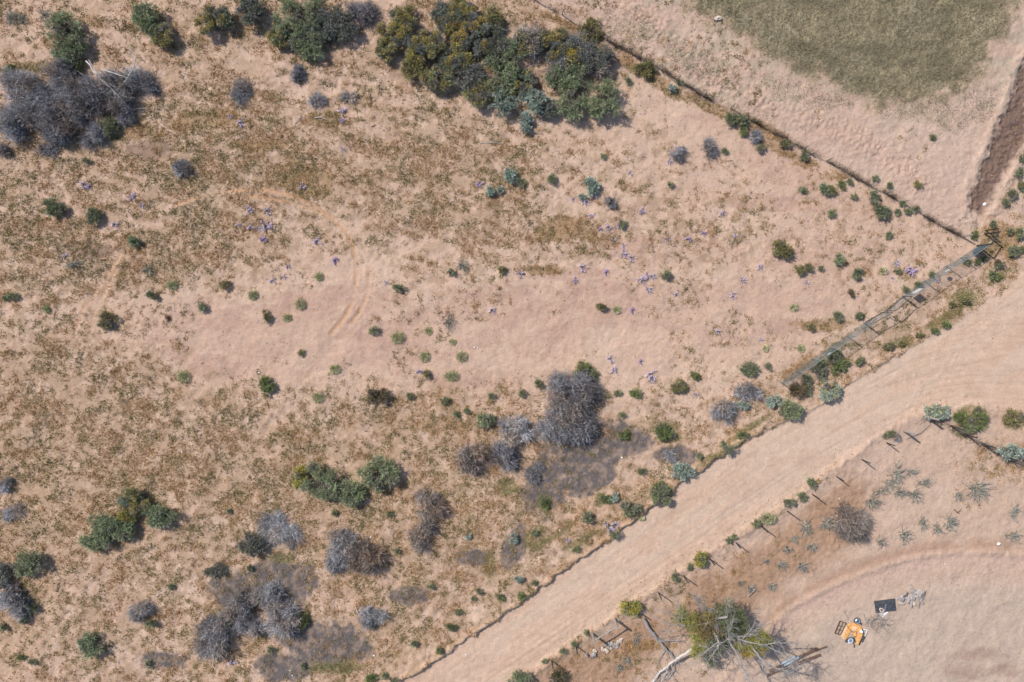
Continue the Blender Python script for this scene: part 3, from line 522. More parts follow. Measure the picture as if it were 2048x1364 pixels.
# ---------------- shrubs one by one: kind, map x, y, radius x, y, label ----------------
BIG = [
('sage',135,58,42,36,'tall grey green shrub rising above the long dead thicket, at top left'),
('sage',137,98,32,28,'dark lower bush touching the underside of the tall grey green shrub, top left'),
('bright',148,133,22,14,'small bright green clump at the foot of the tall top left shrub'),
('sage',294,35,30,30,'grey green shrub near the top edge, left one of the two joined corner to corner'),
('yellow',328,72,24,24,'yellow tipped shrub with deep shadow, lower one of the two joined corner to corner'),
('yellow',428,44,34,31,'lone yellow speckled olive shrub near the top edge with bare sand around'),
('dusk',500,22,34,30,'dark bush at the top edge left of the large green mound'),
('sage',605,25,62,50,'large soft green mound shrub at the top edge left of centre'),
('yellow',560,68,24,28,'yellow flowered shrub tucked against the left foot of the large green mound'),
('sage',622,86,38,28,'round grey green bush below the large green mound at the top edge'),
('dusk',682,45,34,38,'dark mottled bush right of the large green mound at the top edge'),
('dead',722,20,30,26,'grey wispy bush at the top edge right of the dark mottled bush'),
('yellow',795,62,42,40,'yellow speckled shrub at the left end of the wide flowering thicket'),
('yellow',852,92,42,40,'yellow speckled grey shrub in the left half of the wide flowering thicket'),
('olive',812,30,24,20,'low olive shrub above the left end of the flowering thicket'),
('dusk',886,28,24,22,'olive grey bush above the middle of the flowering thicket at the top edge'),
('olive',830,132,30,26,'olive bush hanging at the lower left rim of the flowering thicket'),
('yellow',876,158,30,24,'small yellow dotted shrub at the lower tip of the flowering thicket'),
('yellow',912,118,36,32,'dark green and yellow shrub inside the flowering thicket below the orange one'),
('yellow',945,72,46,46,'large shrub with orange yellow blossom, brightest in the flowering thicket'),
('yellow',925,22,30,30,'yellow topped shrub at the top edge above the orange blossomed one'),
('olive',985,40,24,24,'thin olive shrub at the upper right rim of the flowering thicket'),
('sage',1013,122,44,42,'large round grey green shrub in the heart of the flowering thicket'),
('yellow',962,188,30,26,'small yellow green shrub at the bottom rim of the flowering thicket'),
('dead',1062,82,42,32,'dead grey shrub with yellow dots above the patch of bare brown soil'),
('yellow',1105,88,36,34,'yellow crowned shrub near the upper right rim of the flowering thicket'),
('dead',1150,105,36,40,'dead grey brush between the yellow crowned shrub and the fence'),
('dead',1192,118,36,40,'pale grey fan shaped dead brush at the right end of the flowering thicket'),
('silver',1003,205,32,28,'silvery blue shrub on the lower rim of the thicket, left of its twin'),
('silver',1072,200,36,30,'silvery blue shrub on the lower rim of the thicket, right of its twin'),
('sage',1130,150,42,34,'tall light green shrub near the right end of the flowering thicket'),
('sage',1142,200,32,42,'grey green shrub hanging below the tall light green one'),
('sage',1210,202,44,40,'round pale green shrub standing apart at the right tip of the thicket'),
('silver',1052,244,14,20,'small silvery plant on sand just below the flowering thicket'),
('dusk',640,55,34,32,'dusky bush filling the gap between the green mound and the dark mottled bush'),
('dusk',985,88,40,36,'dusky bush between the orange blossomed shrub and the round grey green one'),
('yellow',905,48,30,28,'yellow dotted shrub left of the yellow topped one, top edge of thicket'),
('yellow',772,98,22,26,'yellow fringed shrub at the far left rim of the flowering thicket'),
('sage',1005,165,34,26,'grey green bush just above the left silvery shrub'),
('yellow',1045,165,28,24,'yellow speckled bush between the round grey green shrub and the bare soil'),
('dusk',940,155,38,28,'dusky bush with dead twigs between the lower tip and bottom rim of thicket'),
('dead',1108,128,30,22,'grey dead twigs between the bare soil and the tall light green shrub'),
('dusk',1100,215,30,18,'dark twiggy bush under the right silvery shrub'),
('dusk',600,88,22,20,'dark shadowed bush between the yellow foot shrub and the round lower bush'),
('olive',1180,60,28,20,'olive weeds against the fence above the right end of the thicket'),
# long dead thicket
('dead',28,172,44,40,'grey dead bush at the upper left end of the long dead thicket'),
('dead',22,240,42,48,'pale grey dead bush on the left edge in the long dead thicket'),
('dead',78,205,56,62,'grey dead bush second from the left edge in the long dead thicket'),
('dead',122,150,40,34,'grey dead bush at the top of the long dead thicket under the green shrub'),
('dead',112,245,46,42,'dark grey dead bush on the lower rim of the long dead thicket'),
('dead',165,195,54,56,'largest pale grey mound in the middle of the long dead thicket'),
('dead',222,180,44,48,'grey dead brush under the bleached fallen branches in the long dead thicket'),
('dead',282,158,42,26,'sparse grey dead brush at the right tip of the long dead thicket'),
('dead',185,272,34,19,'low grey tangle below the long dead thicket beside the green bush'),
('dead',254,230,21,16,'small round grey tangle at the lower end of the fallen branch'),
('dark',214,253,20,18,'dark green bush set into the lower rim of the long dead thicket'),
('dead',95,302,30,10,'flat grey twigs lying below the long dead thicket'),
('dead',8,292,14,18,'dark grey dead plant on the left edge below the long dead thicket'),
('dead',366,338,22,16,'small fan shaped grey bush alone on the sand below the dead thicket'),
('dead',492,182,36,25,'flat heap of grey brush on sand between thicket and track loop'),
('dead',597,148,16,17,'small grey tangle below the large green mound of the top edge'),
('dead',632,202,26,10,'faint grey twig litter at left of a matching patch, above the brown grass'),
('dead',700,192,20,8,'faint grey twig litter at right of a matching patch, above the brown grass'),
# centre
('dead',1140,790,66,54,'upper part of the biggest dead shrub mound, pale grey with brown heart'),
('dead',1133,843,68,54,'lower part of the biggest dead shrub mound, dense grey twigs'),
('dead',1028,862,34,32,'spiky light grey dead shrub left of the biggest mound'),
('deadb',940,918,40,30,'brownish dead shrub at the left end of the central dead group'),
('dead',1008,905,34,34,'grey dead shrub between the spiky light one and the brownish one'),
('dead',1072,946,20,16,'small grey tangle on the dark litter below the biggest mound'),
('sage',970,838,19,16,'olive green bush above the left group of central dead shrubs'),
('bright',1170,744,28,16,'bright green weeds along the top rim of the biggest dead mound'),
('dark',1078,768,9,12,'dark green weed at the upper left rim of the biggest dead mound'),
('dark',1047,788,8,7,'tiny dark green plant left of the biggest dead mound'),
('bright',1245,868,14,14,'bright green weed on the right flank of the biggest dead mound'),
('sage',640,962,44,42,'largest bush of the green trio below centre left'),
('ygreen',600,955,15,24,'yellow green fringe plant on the left side of the green trio'),
('sage',700,986,28,26,'small middle bush of the green trio'),
('sage',757,948,40,38,'round silvery green bush at the right end of the green trio'),
('deadb',852,1010,40,32,'brownish grey dead shrub, upper of the pair stacked in a column'),
('deadb',850,1068,26,36,'brownish grey dead shrub, lower of the pair stacked in a column'),
('dead',562,1055,45,44,'dark grey hemispherical dead shrub left of the flat grey one'),
('dusk',504,1088,25,24,'small dark bush touching the left foot of the dark grey dead shrub'),
('dead',680,1085,36,34,'grey dead shrub, upper left half of the irregular pair below the green trio'),
('deadb',728,1118,42,36,'brownish dead shrub, lower right half of the irregular pair below the green trio'),
('dead',678,1130,32,24,'grey brush along the lower rim of the irregular dead pair'),
('yellow',270,1000,30,28,'grey bush dotted with yellow at the top of the lower left group'),
('ygreen',258,1030,20,18,'yellow flowering plant in the middle of the lower left group'),
('sage',323,1028,34,24,'round dark green bush at the right end of the lower left group'),
('sage',210,1050,30,26,'green bush at the upper left of the lower left group'),
('sage',195,1078,30,20,'dark green bush at the bottom left of the lower left group'),
('sage',246,1060,26,20,'grey green bush in the low centre of the lower left group'),
('sage',58,1124,28,27,'round grey green bush standing alone near the left edge'),
('dusk',6,1150,20,28,'dark bush cut by the left edge, upper of two'),
('dead',24,1205,32,36,'dark mottled bush near the left edge, lower of two'),
('dark',47,1238,13,12,'dark green plant under the mottled bush at the left edge'),
('dark',66,1217,10,11,'dark green plant right of the mottled bush at the left edge'),
('dark',6,1252,10,9,'dark green plant cut by the left edge under the mottled bush'),
('dead',6,970,14,15,'small grey bush cut by the left edge above the lone green bush'),
('dead',30,1024,24,16,'faint grey weeds near the left edge above the lone green bush'),
('dead',280,1222,25,24,'small round grey bush standing alone in the lower left'),
('dark',303,1246,16,10,'dark green plant at the foot of the small round grey bush'),
('sage',183,1290,28,23,'round grey green bush near the bottom edge at left'),
('dead',430,1280,50,46,'large grey dead shrub at the bottom, left one of the cluster'),
('dead',478,1212,40,28,'grey dead brush at the top left of the bottom cluster'),
('dead',535,1200,34,28,'grey dead brush at the top middle of the bottom cluster'),
('dead',560,1240,38,38,'grey dead shrub at the right end of the bottom cluster'),
('dead',500,1245,28,24,'grey dead brush in the middle of the bottom cluster'),
('dusk',430,1140,22,12,'faint dusky weeds above the bottom cluster of dead shrubs'),
('bright',602,1240,15,16,'green weed at the right foot of the bottom cluster of dead shrubs'),
('dead',745,1233,27,21,'small oval grey bush right of the bottom cluster'),
('dead',1495,788,34,15,'pale grey dead brush lying above the silvery road corner shrub'),
('dead',1450,826,27,20,'blue grey dead brush, lower left of the pair near the road'),
('dead',1345,912,14,12,'thin grey weeds above the road left of the dead brush pair'),
('silver',1486,809,14,10,'small green plant between the two dead brushes near the road'),
('sage',1580,818,24,20,'green shrub on the road bank, right of its silvery neighbour'),
('silver',1548,805,18,14,'silvery shrub on the road bank at the end of the chain link fence'),
('silver',1657,778,22,24,'yellow flowered spiky shrub on the road bank below the mesh fence'),
('dark',1666,712,17,14,'dark bush leaning on the mesh fence under the small white plate'),
('dark',1638,738,17,19,'largest dark bush behind the mesh fence'),
('dark',1611,757,15,12,'dark bush behind the mesh fence nearest its lower end'),
('bright',1676,732,20,13,'bright green shrub right of the dark bushes behind the mesh fence'),
('brown',1598,777,19,14,'brown dry shrub by the lowest post of the mesh fence'),
('dark',1618,780,13,12,'dark green bush beside the brown dry shrub at the fence end'),
('silver',1872,824,29,15,'silvery shrub with yellow tips at the bend of the road'),
('silver',2026,903,36,18,'big silvery shrub leaning over the fence at the right edge'),
('bright',1945,840,34,22,'bright green carpet of weeds inside the bend of the road'),
('bright',1915,835,16,12,'dark green weeds at the left of the green carpet in the bend'),
('olive',2028,836,20,14,'thin green weeds at the right edge by the road bend'),
('silver',1360,940,17,17,'blue silver rosette shrub on the road bank above the middle of the road'),
('dark',1257,1016,21,17,'dark green round shrub on the road bank, left of the larger green one'),
('dark',1318,990,21,20,'dark green shrub on the bank edge below the blue silver rosette'),
('ygreen',1402,1118,17,15,'yellow flowered shrub on the enclosure fence line, middle one of three'),
('ygreen',1262,1213,19,16,'bright yellow flowered shrub by the big timber brace post'),
('pale',1536,1037,23,16,'pale yellow grey shrub on the enclosure fence line, topmost of three'),
('deadb',1706,1050,36,46,'large feathery brown dry bush in the enclosure'),
('brown',1117,1354,22,12,'dark brown dry plant at the bottom edge inside the enclosure'),
('sage',1038,1356,26,12,'green shrub at the bottom edge on the enclosure fence line'),
]
for k, x, y, a, b, lab in BIG:
    kw = {}
    if 'yellow dots above the patch' in lab or 'pale grey fan' in lab or 'between the yellow crowned' in lab: kw = dict(flowers=YEL if 'yellow' in lab else None, twigs=1)
    if 'yellow flowered spiky' in lab or 'yellow tips' in lab: kw = dict(flowers=YEL)
    if 'orange' in lab and 'large' in lab: kw = dict(flowers=ORG+YEL)
    if 'brown' in lab and k == 'ygreen': kw = {}
    hh_ = None
    if 'carpet' in lab or 'weeds' in lab or 'litter' in lab or 'flat' in lab: hh_ = .35
    if a*b > 1500 and k == 'sage': hh_ = 1.9
    plant(k, x, y, a, b, hh_, lab, **kw)
SM = """dark 110 413 20 18;dark 188 433 15 17;dark 174 322 9 9;silver 1022 350 15 17;dark 1043 365 10 10;silver 980 382 11 13;silver 1001 381 8 8;dark 1104 360 11 13;silver 1181 375 17 17;silver 1166 394 10 8;dark 1243 447 10 9;dark 1204 312 6 6;dark 1340 370 8 8;dead 1220 405 12 12;dead 1425 288 16 18;dead 1422 306 10 8;dead 1358 308 18 12;dark 1258 160 7 8;dark 1449 302 4 4;
dark 1471 238 24 14;bright 1488 262 10 16;dead 1517 268 15 15;dark 1521 296 11 11;dark 1610 310 13 10;olive 1570 285 16 8;silver 1345 178 10 10;dark 1358 165 8 7;olive 1290 140 22 14;sage 1648 378 14 15;olive 1663 378 9 14;dark 1605 378 9 8;bright 1682 370 10 9;dark 1701 364 6 5;dark 1664 427 10 9;dark 1749 392 14 12;dark 1760 417 16 18;dark 1708 394 7 6;dark 1793 423 6 6;dark 1815 423 7 6;dark 1804 408 7 6;dark 1832 419 8 7;dark 1776 470 7 7;dark 1866 272 4 5;dark 1752 358 4 4;dark 1779 370 5 4;olive 1835 370 10 9;
olive 1565 496 19 19;sage 1678 520 15 14;dark 1713 547 16 14;olive 1600 538 15 14;olive 1616 535 11 10;dark 1330 552 13 12;pale 1768 542 12 11;dark 1796 542 6 6;dark 1642 535 6 5;brown 1700 585 9 8;pale 1588 615 12 11;dark 1675 634 11 13;dark 1720 634 10 9;dark 1863 550 8 7;dark 1837 567 9 8;dark 1812 580 8 7;dark 1499 738 17 15;dark 1536 734 8 8;dark 1718 722 13 10;olive 1622 655 14 8;pale 1603 697 10 12;pale 1532 697 8 9;bright 1385 751 15 10;olive 1356 772 18 13;bright 1270 785 14 12;dark 1235 785 6 5;bright 1330 865 22 16;dark 1447 885 8 7;bright 1485 870 14 8;dark 1455 897 14 9;dark 1245 828 6 4;brown 1721 630 4 4;
bright 1946 469 9 10;dark 1984 449 8 10;dark 2017 462 6 6;dark 2040 468 15 11;dark 2026 502 15 14;sage 2046 498 8 9;dark 1996 531 11 9;bright 1952 521 9 8;dark 1934 522 6 6;bright 1969 517 7 5;brown 1998 526 10 12;dark 2036 345 8 9;dark 2042 368 8 10;dark 2024 388 12 12;dark 2009 405 13 9;yellow 2044 377 8 10;dark 2044 315 8 8;olive 1930 597 13 10;bright 1988 553 14 12;olive 1905 610 10 8;bright 1868 662 12 7;bright 1890 648 12 7;olive 1838 668 9 6;olive 1800 685 9 6;olive 1776 690 14 10;
dark 1783 865 8 7;dark 1773 873 6 6;dead 1793 875 8 8;dark 1623 967 12 12;dark 1603 993 12 9;dark 1576 1004 15 9;dark 1511 1043 8 9;dark 1380 1131 7 9;dark 1350 1152 10 8;dark 1175 1263 8 8;dark 1149 1287 5 5;dark 1128 1299 9 7;dark 1088 1321 6 6;dark 1456 1081 5 4;dark 1468 1072 5 4;
stalk 1797 948 18 24;stalk 1783 970 14 16;stalk 1748 1003 18 20;stalk 1766 982 10 8;stalk 1803 986 20 10;stalk 1832 992 18 15;stalk 1825 945 13 10;stalk 1850 965 17 9;stalk 1960 980 30 24;stalk 1917 993 9 10;stalk 1655 1047 19 16;stalk 1612 1056 14 18;stalk 1588 1078 9 8;stalk 1578 1101 13 9;stalk 1625 1094 11 9;stalk 1566 1131 14 10;stalk 1605 1133 14 11;stalk 1545 1173 10 8;stalk 1848 1048 10 15;stalk 1877 1060 12 13;stalk 1902 1047 15 18;stalk 1812 1072 16 16;stalk 1763 1085 11 10;stalk 2030 1025 12 18;stalk 2027 1073 17 10;stalk 1501 1177 11 7;stalk 1482 1166 6 6;stalk 1274 1277 9 12;stalk 1238 1334 9 8;stalk 1254 1322 9 10;stalk 1534 1124 6 5;
dark 305 590 13 12;sage 403 614 13 12;dark 24 592 11 9;dark 12 595 7 5;dark 797 572 12 10;sage 748 661 12 10;pale 505 590 14 14;pale 600 608 15 16;pale 573 635 13 11;pale 637 553 11 12;pale 795 675 19 18;pale 849 713 15 15;pale 923 713 16 15;pale 669 738 16 13;pale 635 795 18 15;pale 365 753 19 18;bright 533 770 13 20;brown 757 793 22 16;dark 818 791 9 8;dark 889 801 10 9;dark 901 545 8 10;stalk 898 645 13 19;pale 343 570 17 12;pale 92 618 11 12;olive 532 632 8 20;pale 856 662 11 11;pale 905 683 9 9;pale 1234 619 12 11;olive 1201 609 13 13;olive 603 706 9 7;dark 915 829 5 5;dark 933 824 5 5;dark 982 792 7 7;pale 903 752 20 14;olive 850 748 12 10;olive 450 570 13 10;sage 270 480 12 16;olive 215 640 20 14;olive 1003 540 12 9;
dark 1284 945 9 8;dark 1068 1063 8 8;silver 1028 1076 9 12;bright 1211 997 15 13;silver 1228 993 10 12;dark 1175 1034 13 16;dark 1229 1068 13 8;dark 1070 1163 7 5;silver 1038 1157 10 9;bright 905 1253 18 8;bright 1000 1193 9 8;dark 958 1181 6 5;dark 947 1194 5 4;dark 917 1223 7 5;dark 880 1300 11 7;dark 830 1284 6 12;bright 1043 1190 12 6;bright 880 1298 9 6;dark 768 1350 7 6;dark 788 1357 8 6;dark 540 1300 8 9;dark 608 1330 6 7;silver 1382 943 8 8;dark 1394 911 8 8;bright 1090 1005 10 22;bright 1318 970 16 10;silver 937 1072 6 8;dark 796 1101 8 6;bright 740 1357 20 8;dark 498 1136 7 6;pale 1281 1034 12 9;bright 1150 1095 8 8;dark 863 1174 5 4;dark 670 1028 6 5;dark 780 1026 6 5;bright 45 1315 8 8;dark 66 1322 6 4;dark 298 1330 7 9;dark 342 1173 4 5;dark 460 1022 4 4;
stalk 20 35 16 14;stalk 42 38 10 14;stalk 86 30 12 14;bright 20 140 14 12;stalk 295 540 14 10;stalk 145 528 20 10;stalk 925 530 12 14;dead 1008 1222 3 3;olive 1680 1340 2 2"""
for t in SM.replace('\n', '').split(';'):
    k, x, y, a, b = t.split(); x, y, a, b = map(float, (x, y, a, b))
    if a < 4: continue
    plant(k, x, y, a, b)
# ---------------- purple wildflowers: three built, the rest copies ----------------
LUP = [(165,368),(178,373),(265,394),(282,410),(230,449),(478,450),(500,453),(516,456),(531,453),(527,479),(543,561),(568,553),(575,533),(669,520),(633,481),(498,420),(534,421),(684,240),(685,222),(684,298),(603,373),(630,70),(672,31),(771,565),(985,620),(958,368),(1355,300),(1340,322),(1260,345),(1146,398),(1190,388),(1170,401),(1218,455),(1201,458),(1228,480),(1247,507),(1263,515),(1238,450),(1294,551),(1306,553),(1165,534),(1212,544),(1246,490),(1298,579),(1354,588),(1264,620),(1437,662),(1467,590),(1220,717),(1281,723),(1229,740),(1303,751),(1392,790),(1407,466),(1521,534),(1445,427),(1614,565),(1820,541),(1786,556),(1793,526),(1555,494),(1875,562),(1523,679),(1221,1051),(1135,1080),(838,743),(463,1323),(1283,560),(1334,478),(1378,478),(1470,470),(1485,560),(1040,548),(1055,229),(1150,560),(128,512),(460,232),(480,245),(1283,422),(1182,432)]
LUP = [l for l in LUP if l not in [(1055,229)]]
protos = []
for v in range(4):
    r = nr(); n = 14; d = dome(n, r, .25); d = nrm(d); L = r.uniform(.28, .5, n)
    A = r.normal(size=(n, 3))*[.03, .03, 0]; B = A+d*L[:, None]
    st = strands(A, B, .02, .010, .006, cvar((.16,.17,.11), n, r), r, 2)[:3]
    k = 26; i = np.repeat(np.arange(n), k); t = r.uniform(.45, 1.08, n*k)[:, None]
    P = A[i]*(1-t)+B[i]*t+r.normal(size=(n*k, 3))*.022
    fl = blades(P, r.normal(size=(n*k, 3))+[0, 0, .4],   .066, .048, cvar(PUR[r.integers(0, 3)], n*k, r, .14, .04), r)
    m = 90; i = r.integers(0, n, m); P = A[i]+(B[i]-A[i])*r.uniform(0, .6, (m, 1)); le = blades(P, dome(m, r), .10, .03, cvar((.14,.17,.09), m, r), r)
    protos.append([('stems', mesh('stems', *st[:2], M['twig'], st[2])), ('leaves', mesh('leaves', *le[:2], M['leaf'], le[2])), ('blossom', mesh('blossom', *fl[:2], M['petal'], fl[2]))])
r = nr()
BIGL = {(1165,534),(1437,662),(1281,723),(1221,1051),(684,240),(1247,507),(1303,751),(1820,541),(531,453),(230,449)}
for q, (x, y) in enumerate(LUP):
    s = r.uniform(.6, 1.2)*(1.45 if (x, y) in BIGL else 1)
    o = thing('purple_wildflower', place(x, y, .4), None, 'flower', 'purple wildflowers scattered over the sand', r.uniform(0, 6.28)); o.scale = (s, s, s*.9)
    for nm, me in protos[q % 4]: link(nm, me, o)
    PLACED.append((o, x, y, ('full ' if (x, y) in BIGL else '')+'purple wildflower'))
# ---------------- natural ground cover: nobody could count it ----------------
def scatter(name, N, accept, L, W, cols, seed_, up=.35, box=(-30, -30, 2078, 1394), kind_label=None, clump=7, sp=.14):
    r = np.random.default_rng(seed_)
    X = r.uniform(box[0], box[2], N); Y = r.uniform(box[1], box[3], N)
    p, tone = accept(X, Y); k = r.uniform(size=N) < p; X, Y, tone = X[k], Y[k], tone[k]
    n = len(X)*clump; i = np.repeat(np.arange(len(X)), clump)
    ox = (X[i]-1024)*S+r.normal(size=n)*sp; oy = (682-Y[i])*S+r.normal(size=n)*sp
    z = gh(ox, oy)+r.uniform(0, .06, n)
    D = r.normal(size=(n, 3)); D[:, 2] = np.abs(D[:, 2])*up+.05
    cols = np.array(cols); ti = np.clip((tone[i]*len(cols)+r.normal(size=n)*.6).astype(int), 0, len(cols)-1)
    C = np.clip(cols[ti]*(1+r.normal(size=(n, 1))*.25), .004, .8)
    l = r.uniform(.6, 1.5, n)*L
    v, f, c = blades(np.stack([ox, oy, z], 1), D, l, l*W, C, r)
    o = link(name, mesh(name, v, f, M['leaf'], c)); tag(o, kind_label, 'ground cover', None, 'stuff'); return len(X)
def acc_cover(X, Y):
    wx = X+(fbm(X/10, Y/10, 201, 2)-.5)*10
    h_, c_, Z = terrain(X, Y)
    ax = X*.96+Y*.27; ay = Y*.96-X*.27+40*np.sin(X/420)
    nz = fbm(X/15, Y/12, 203, 4, .62); nzs = fbm(ax/52, ay/11, 209, 4, .62); up_ = ss(620, 480, Y)*ss(1500, 1100, X)*.62; nz = nz*(1-up_)+nzs*up_; nb = fbm(X/55, Y/38, 205, 3)
    v = Z['cov']*(1.0+(nb-.5)*1.5)
    p = ss(.655-v*.42, .80-v*.42, nz)*ss(.03, .25, v)
    p = np.maximum(p, Z['om']*.85*ss(.3,.5,nz)); p = np.maximum(p, Z['gm']*.25)
    p *= (1-Z['road'])*(1-Z['fm'])*(1-Z['dm']*.9)*(1-.7*Z['am'])
    for t in TRK: p *= 1-.75*np.exp(-(pdist(X, Y, t)/8)**2)
    tf = ss(.60, .68, fbm(X/7, Y/7, 219, 2))*ss(.45, .6, fbm(X/45, Y/45, 223, 2))*(1-Z['road'])*(1-Z['fm'])*(Z['cov'] > .05)*.75
    return np.maximum(p*.85, tf)+.01*(1-Z['road'])*(Z['cov'] > .05), np.clip(.5+(fbm(X/30, Y/30, 207, 3)-.5)*3.2, 0, .99)
OCH = [(.41,.255,.12),(.385,.25,.115),(.35,.235,.10),(.31,.225,.095),(.27,.21,.085),(.23,.19,.08)]
scatter('dry_ground_weeds', 300000, acc_cover, .105, .55, OCH, 301, kind_label='ochre and olive mat of tiny dry desert weeds patched over the sand', sp=.11)
def acc_green(X, Y):
    g = ell(X, Y, GREENP, fbm(X/20, Y/20, 61, 5, .62)); return g*.9*ss(.3, .6, fbm(X/9, Y/9, 211, 3)), fbm(X/30, Y/30, 213, 3)
scatter('green_ground_weeds', 260000, acc_green, .09, .5, LEAF['bright']+LEAF['olive'], 302, kind_label='bright green low weeds in patches along the road verge and among dead shrubs', clump=6, sp=.12)
def acc_ash(X, Y):
    h_, c_, Z = terrain(X, Y); a = Z['am']; return a*.4*ss(.35,.65,fbm(X/8,Y/8,215,3))+.006*Z['cov']*(1-Z['road']), fbm(X/12, Y/12, 217, 3)
def acc_field(X, Y):
    h_, c_, Z = terrain(X, Y); return np.clip(Z['fm']*.55+ell(X, Y, [(1400,130,90,30,25),(1250,60,60,40),(1580,180,70,25,15),(1850,215,110,26),(1960,200,40,40),(1660,200,60,18,10),(1900,240,40,24)], fbm(X/14, Y/14, 219, 5, .65))*.22, 0, 1), fbm(X/22, Y/16, 221, 4, .6)
scatter('field_grass', 80000, acc_field, .08, .5, [(.17,.165,.095),(.20,.185,.11),(.24,.21,.125),(.28,.24,.15),(.33,.28,.18),(.22,.205,.14)], 303, box=(1180, -60, 2060, 300), kind_label='short olive grey stubble grass of the field in the top right', clump=6, sp=.16)
def sticks(name, N, acc, Lr, rad, cols, seed_, label, box=(0, 0, 2048, 1364)):
    r = np.random.default_rng(seed_); X = r.uniform(box[0], box[2], N); Y = r.uniform(box[1], box[3], N)
    p, _ = acc(X, Y); k = r.uniform(size=N) < p; X, Y = X[k], Y[k]; n = len(X); a = r.uniform(0, 6.28, n); L = r.uniform(*Lr, n)
    A = np.stack([(X-1024)*S, (682-Y)*S, np.zeros(n)], 1); B = A+np.stack([np.cos(a)*L, np.sin(a)*L, np.zeros(n)], 1)
    A[:, 2] = gh(A[:, 0], A[:, 1])+.02; B[:, 2] = gh(B[:, 0], B[:, 1])+r.uniform(.01, .12, n)
    cl = np.array(cols)[r.integers(0, len(cols), n)]
    v, f, c, _ = strands(A, B, .04, rad, rad*.5, cvar(cl[0], n, r, .3)*0+cl*(1+r.normal(size=(n, 1))*.2), r, 2)
    tag(link(name, mesh(name, v, f, M['twig'], c)), label, 'twig litter', None, 'stuff')
sticks('twig_litter', 90000, acc_ash, (.15, .6), .011, [GREY, (.20,.18,.17), (.14,.12,.11), (.10,.09,.085)], 304, 'grey broken twigs littering the dark patches around the dead shrubs')
def pebbles(name, N, acc, sz, cols, seed_, label, box):
    r = np.random.default_rng(seed_); X = r.uniform(box[0], box[2], N); Y = r.uniform(box[1], box[3], N)
    p = acc(X, Y); k = r.uniform(size=N) < p; X, Y = X[k], Y[k]; n = len(X); s = r.uniform(.4, 1.3, n)**1.6*sz
    u = np.array([(1,0,0),(0,1,0),(-1,0,0),(0,-1,0),(0,0,.75),(0,0,-.6)], float); f0 = np.array([(0,1,4),(1,2,4),(2,3,4),(3,0,4),(1,0,5),(2,1,5),(3,2,5),(0,3,5)])
    x = (X-1024)*S; y = (682-Y)*S; c = np.stack([x, y, gh(x, y)+s*.25], 1)
    Vv = c[:, None]+u[None]*s[:, None, None]*r.uniform(.6, 1.2, (n, 6, 1)); a = r.uniform(0, 6.28, n)
    R = np.stack([np.stack([np.cos(a), -np.sin(a)], -1), np.stack([np.sin(a), np.cos(a)], -1)], 1); Vv[:, :, :2] = c[:, None, :2]+np.einsum('nij,nkj->nki', R, Vv[:, :, :2]-c[:, None, :2])
    F = (np.arange(n)*6)[:, None, None]+f0[None]
    cl = np.array(cols)[r.integers(0, len(cols), n)]*(1+r.normal(size=(n, 1))*.12)
    tag(link(name, mesh(name, Vv.reshape(-1, 3), F.reshape(-1, 3), M['twig'], np.repeat(cl, 6, 0))), label, 'pebbles', None, 'stuff')
def acc_peb(X, Y):
    yl = np.interp(X, LX, LY); yu = np.interp(X, UX, UY); dl = (yl-Y)*.83; du = (Y-yu)*.83
    rd = (du > 0) & (dl > 0); nz = fbm(X/12, Y/12, 231, 3)
    p = .05+.5*ss(24, 6, np.abs(dl-10))*ss(.5,.7,nz)
    p = np.where(rd & (dl > 26), .0015, p)
    fy = np.interp(X, *zip(*FENCE)); be = (Y < fy) & (Y > fy-220); p = np.where(be, .15*ss(.45,.7,nz)+.02, p)
    return np.where(Y > yl, .12*ss(.45,.65,nz)+.02, p)
pebbles('dirt_clods', 170000, acc_peb, .055, [(.42,.28,.20),(.36,.24,.17),(.46,.32,.24),(.30,.22,.17)], 305, 'small clods and pebbles of pink dirt strewn over the ground', (0, 0, 2048, 1364))
# ---------------- fences and gate ----------------
def AP(px, py, h):                                      # world point at height h above the ground that is seen at px, py
    x, y = PX(px, py); k = 1-h/H; y = NY+(y-NY)*k; return (x*k, y, float(gh(x*k, y))+h)
def UPm(px, py, h): x, y, z = G(px, py); return (x, y, z+h)
def post_part(o, px, py, h, r0, m, lean=(0, 0), name='post', square=False):
    x, y, z = G(px, py); b = MB()
    b.tube([(x, y, z-.2), (x+lean[0]*.5, y+lean[1]*.5, z+h*.5), (x+lean[0], y+lean[1], z+h)], [r0, r0*.95, r0*.9], 8)
    b.tube([(x+lean[0], y+lean[1], z+h), (x+lean[0], y+lean[1], z+h+.02)], [r0*.7, r0*.3], 8)
    return b.obj(name, m, o)
def line_at(P, d):
    for a, b in zip(P[:-1], P[1:]):
        L = math.dist(a, b)
        if d <= L: return (a[0]+(b[0]-a[0])*d/L, a[1]+(b[1]-a[1])*d/L)
        d -= L
    return P[-1]
def plen(P): return sum(math.dist(a, b) for a, b in zip(P[:-1], P[1:]))
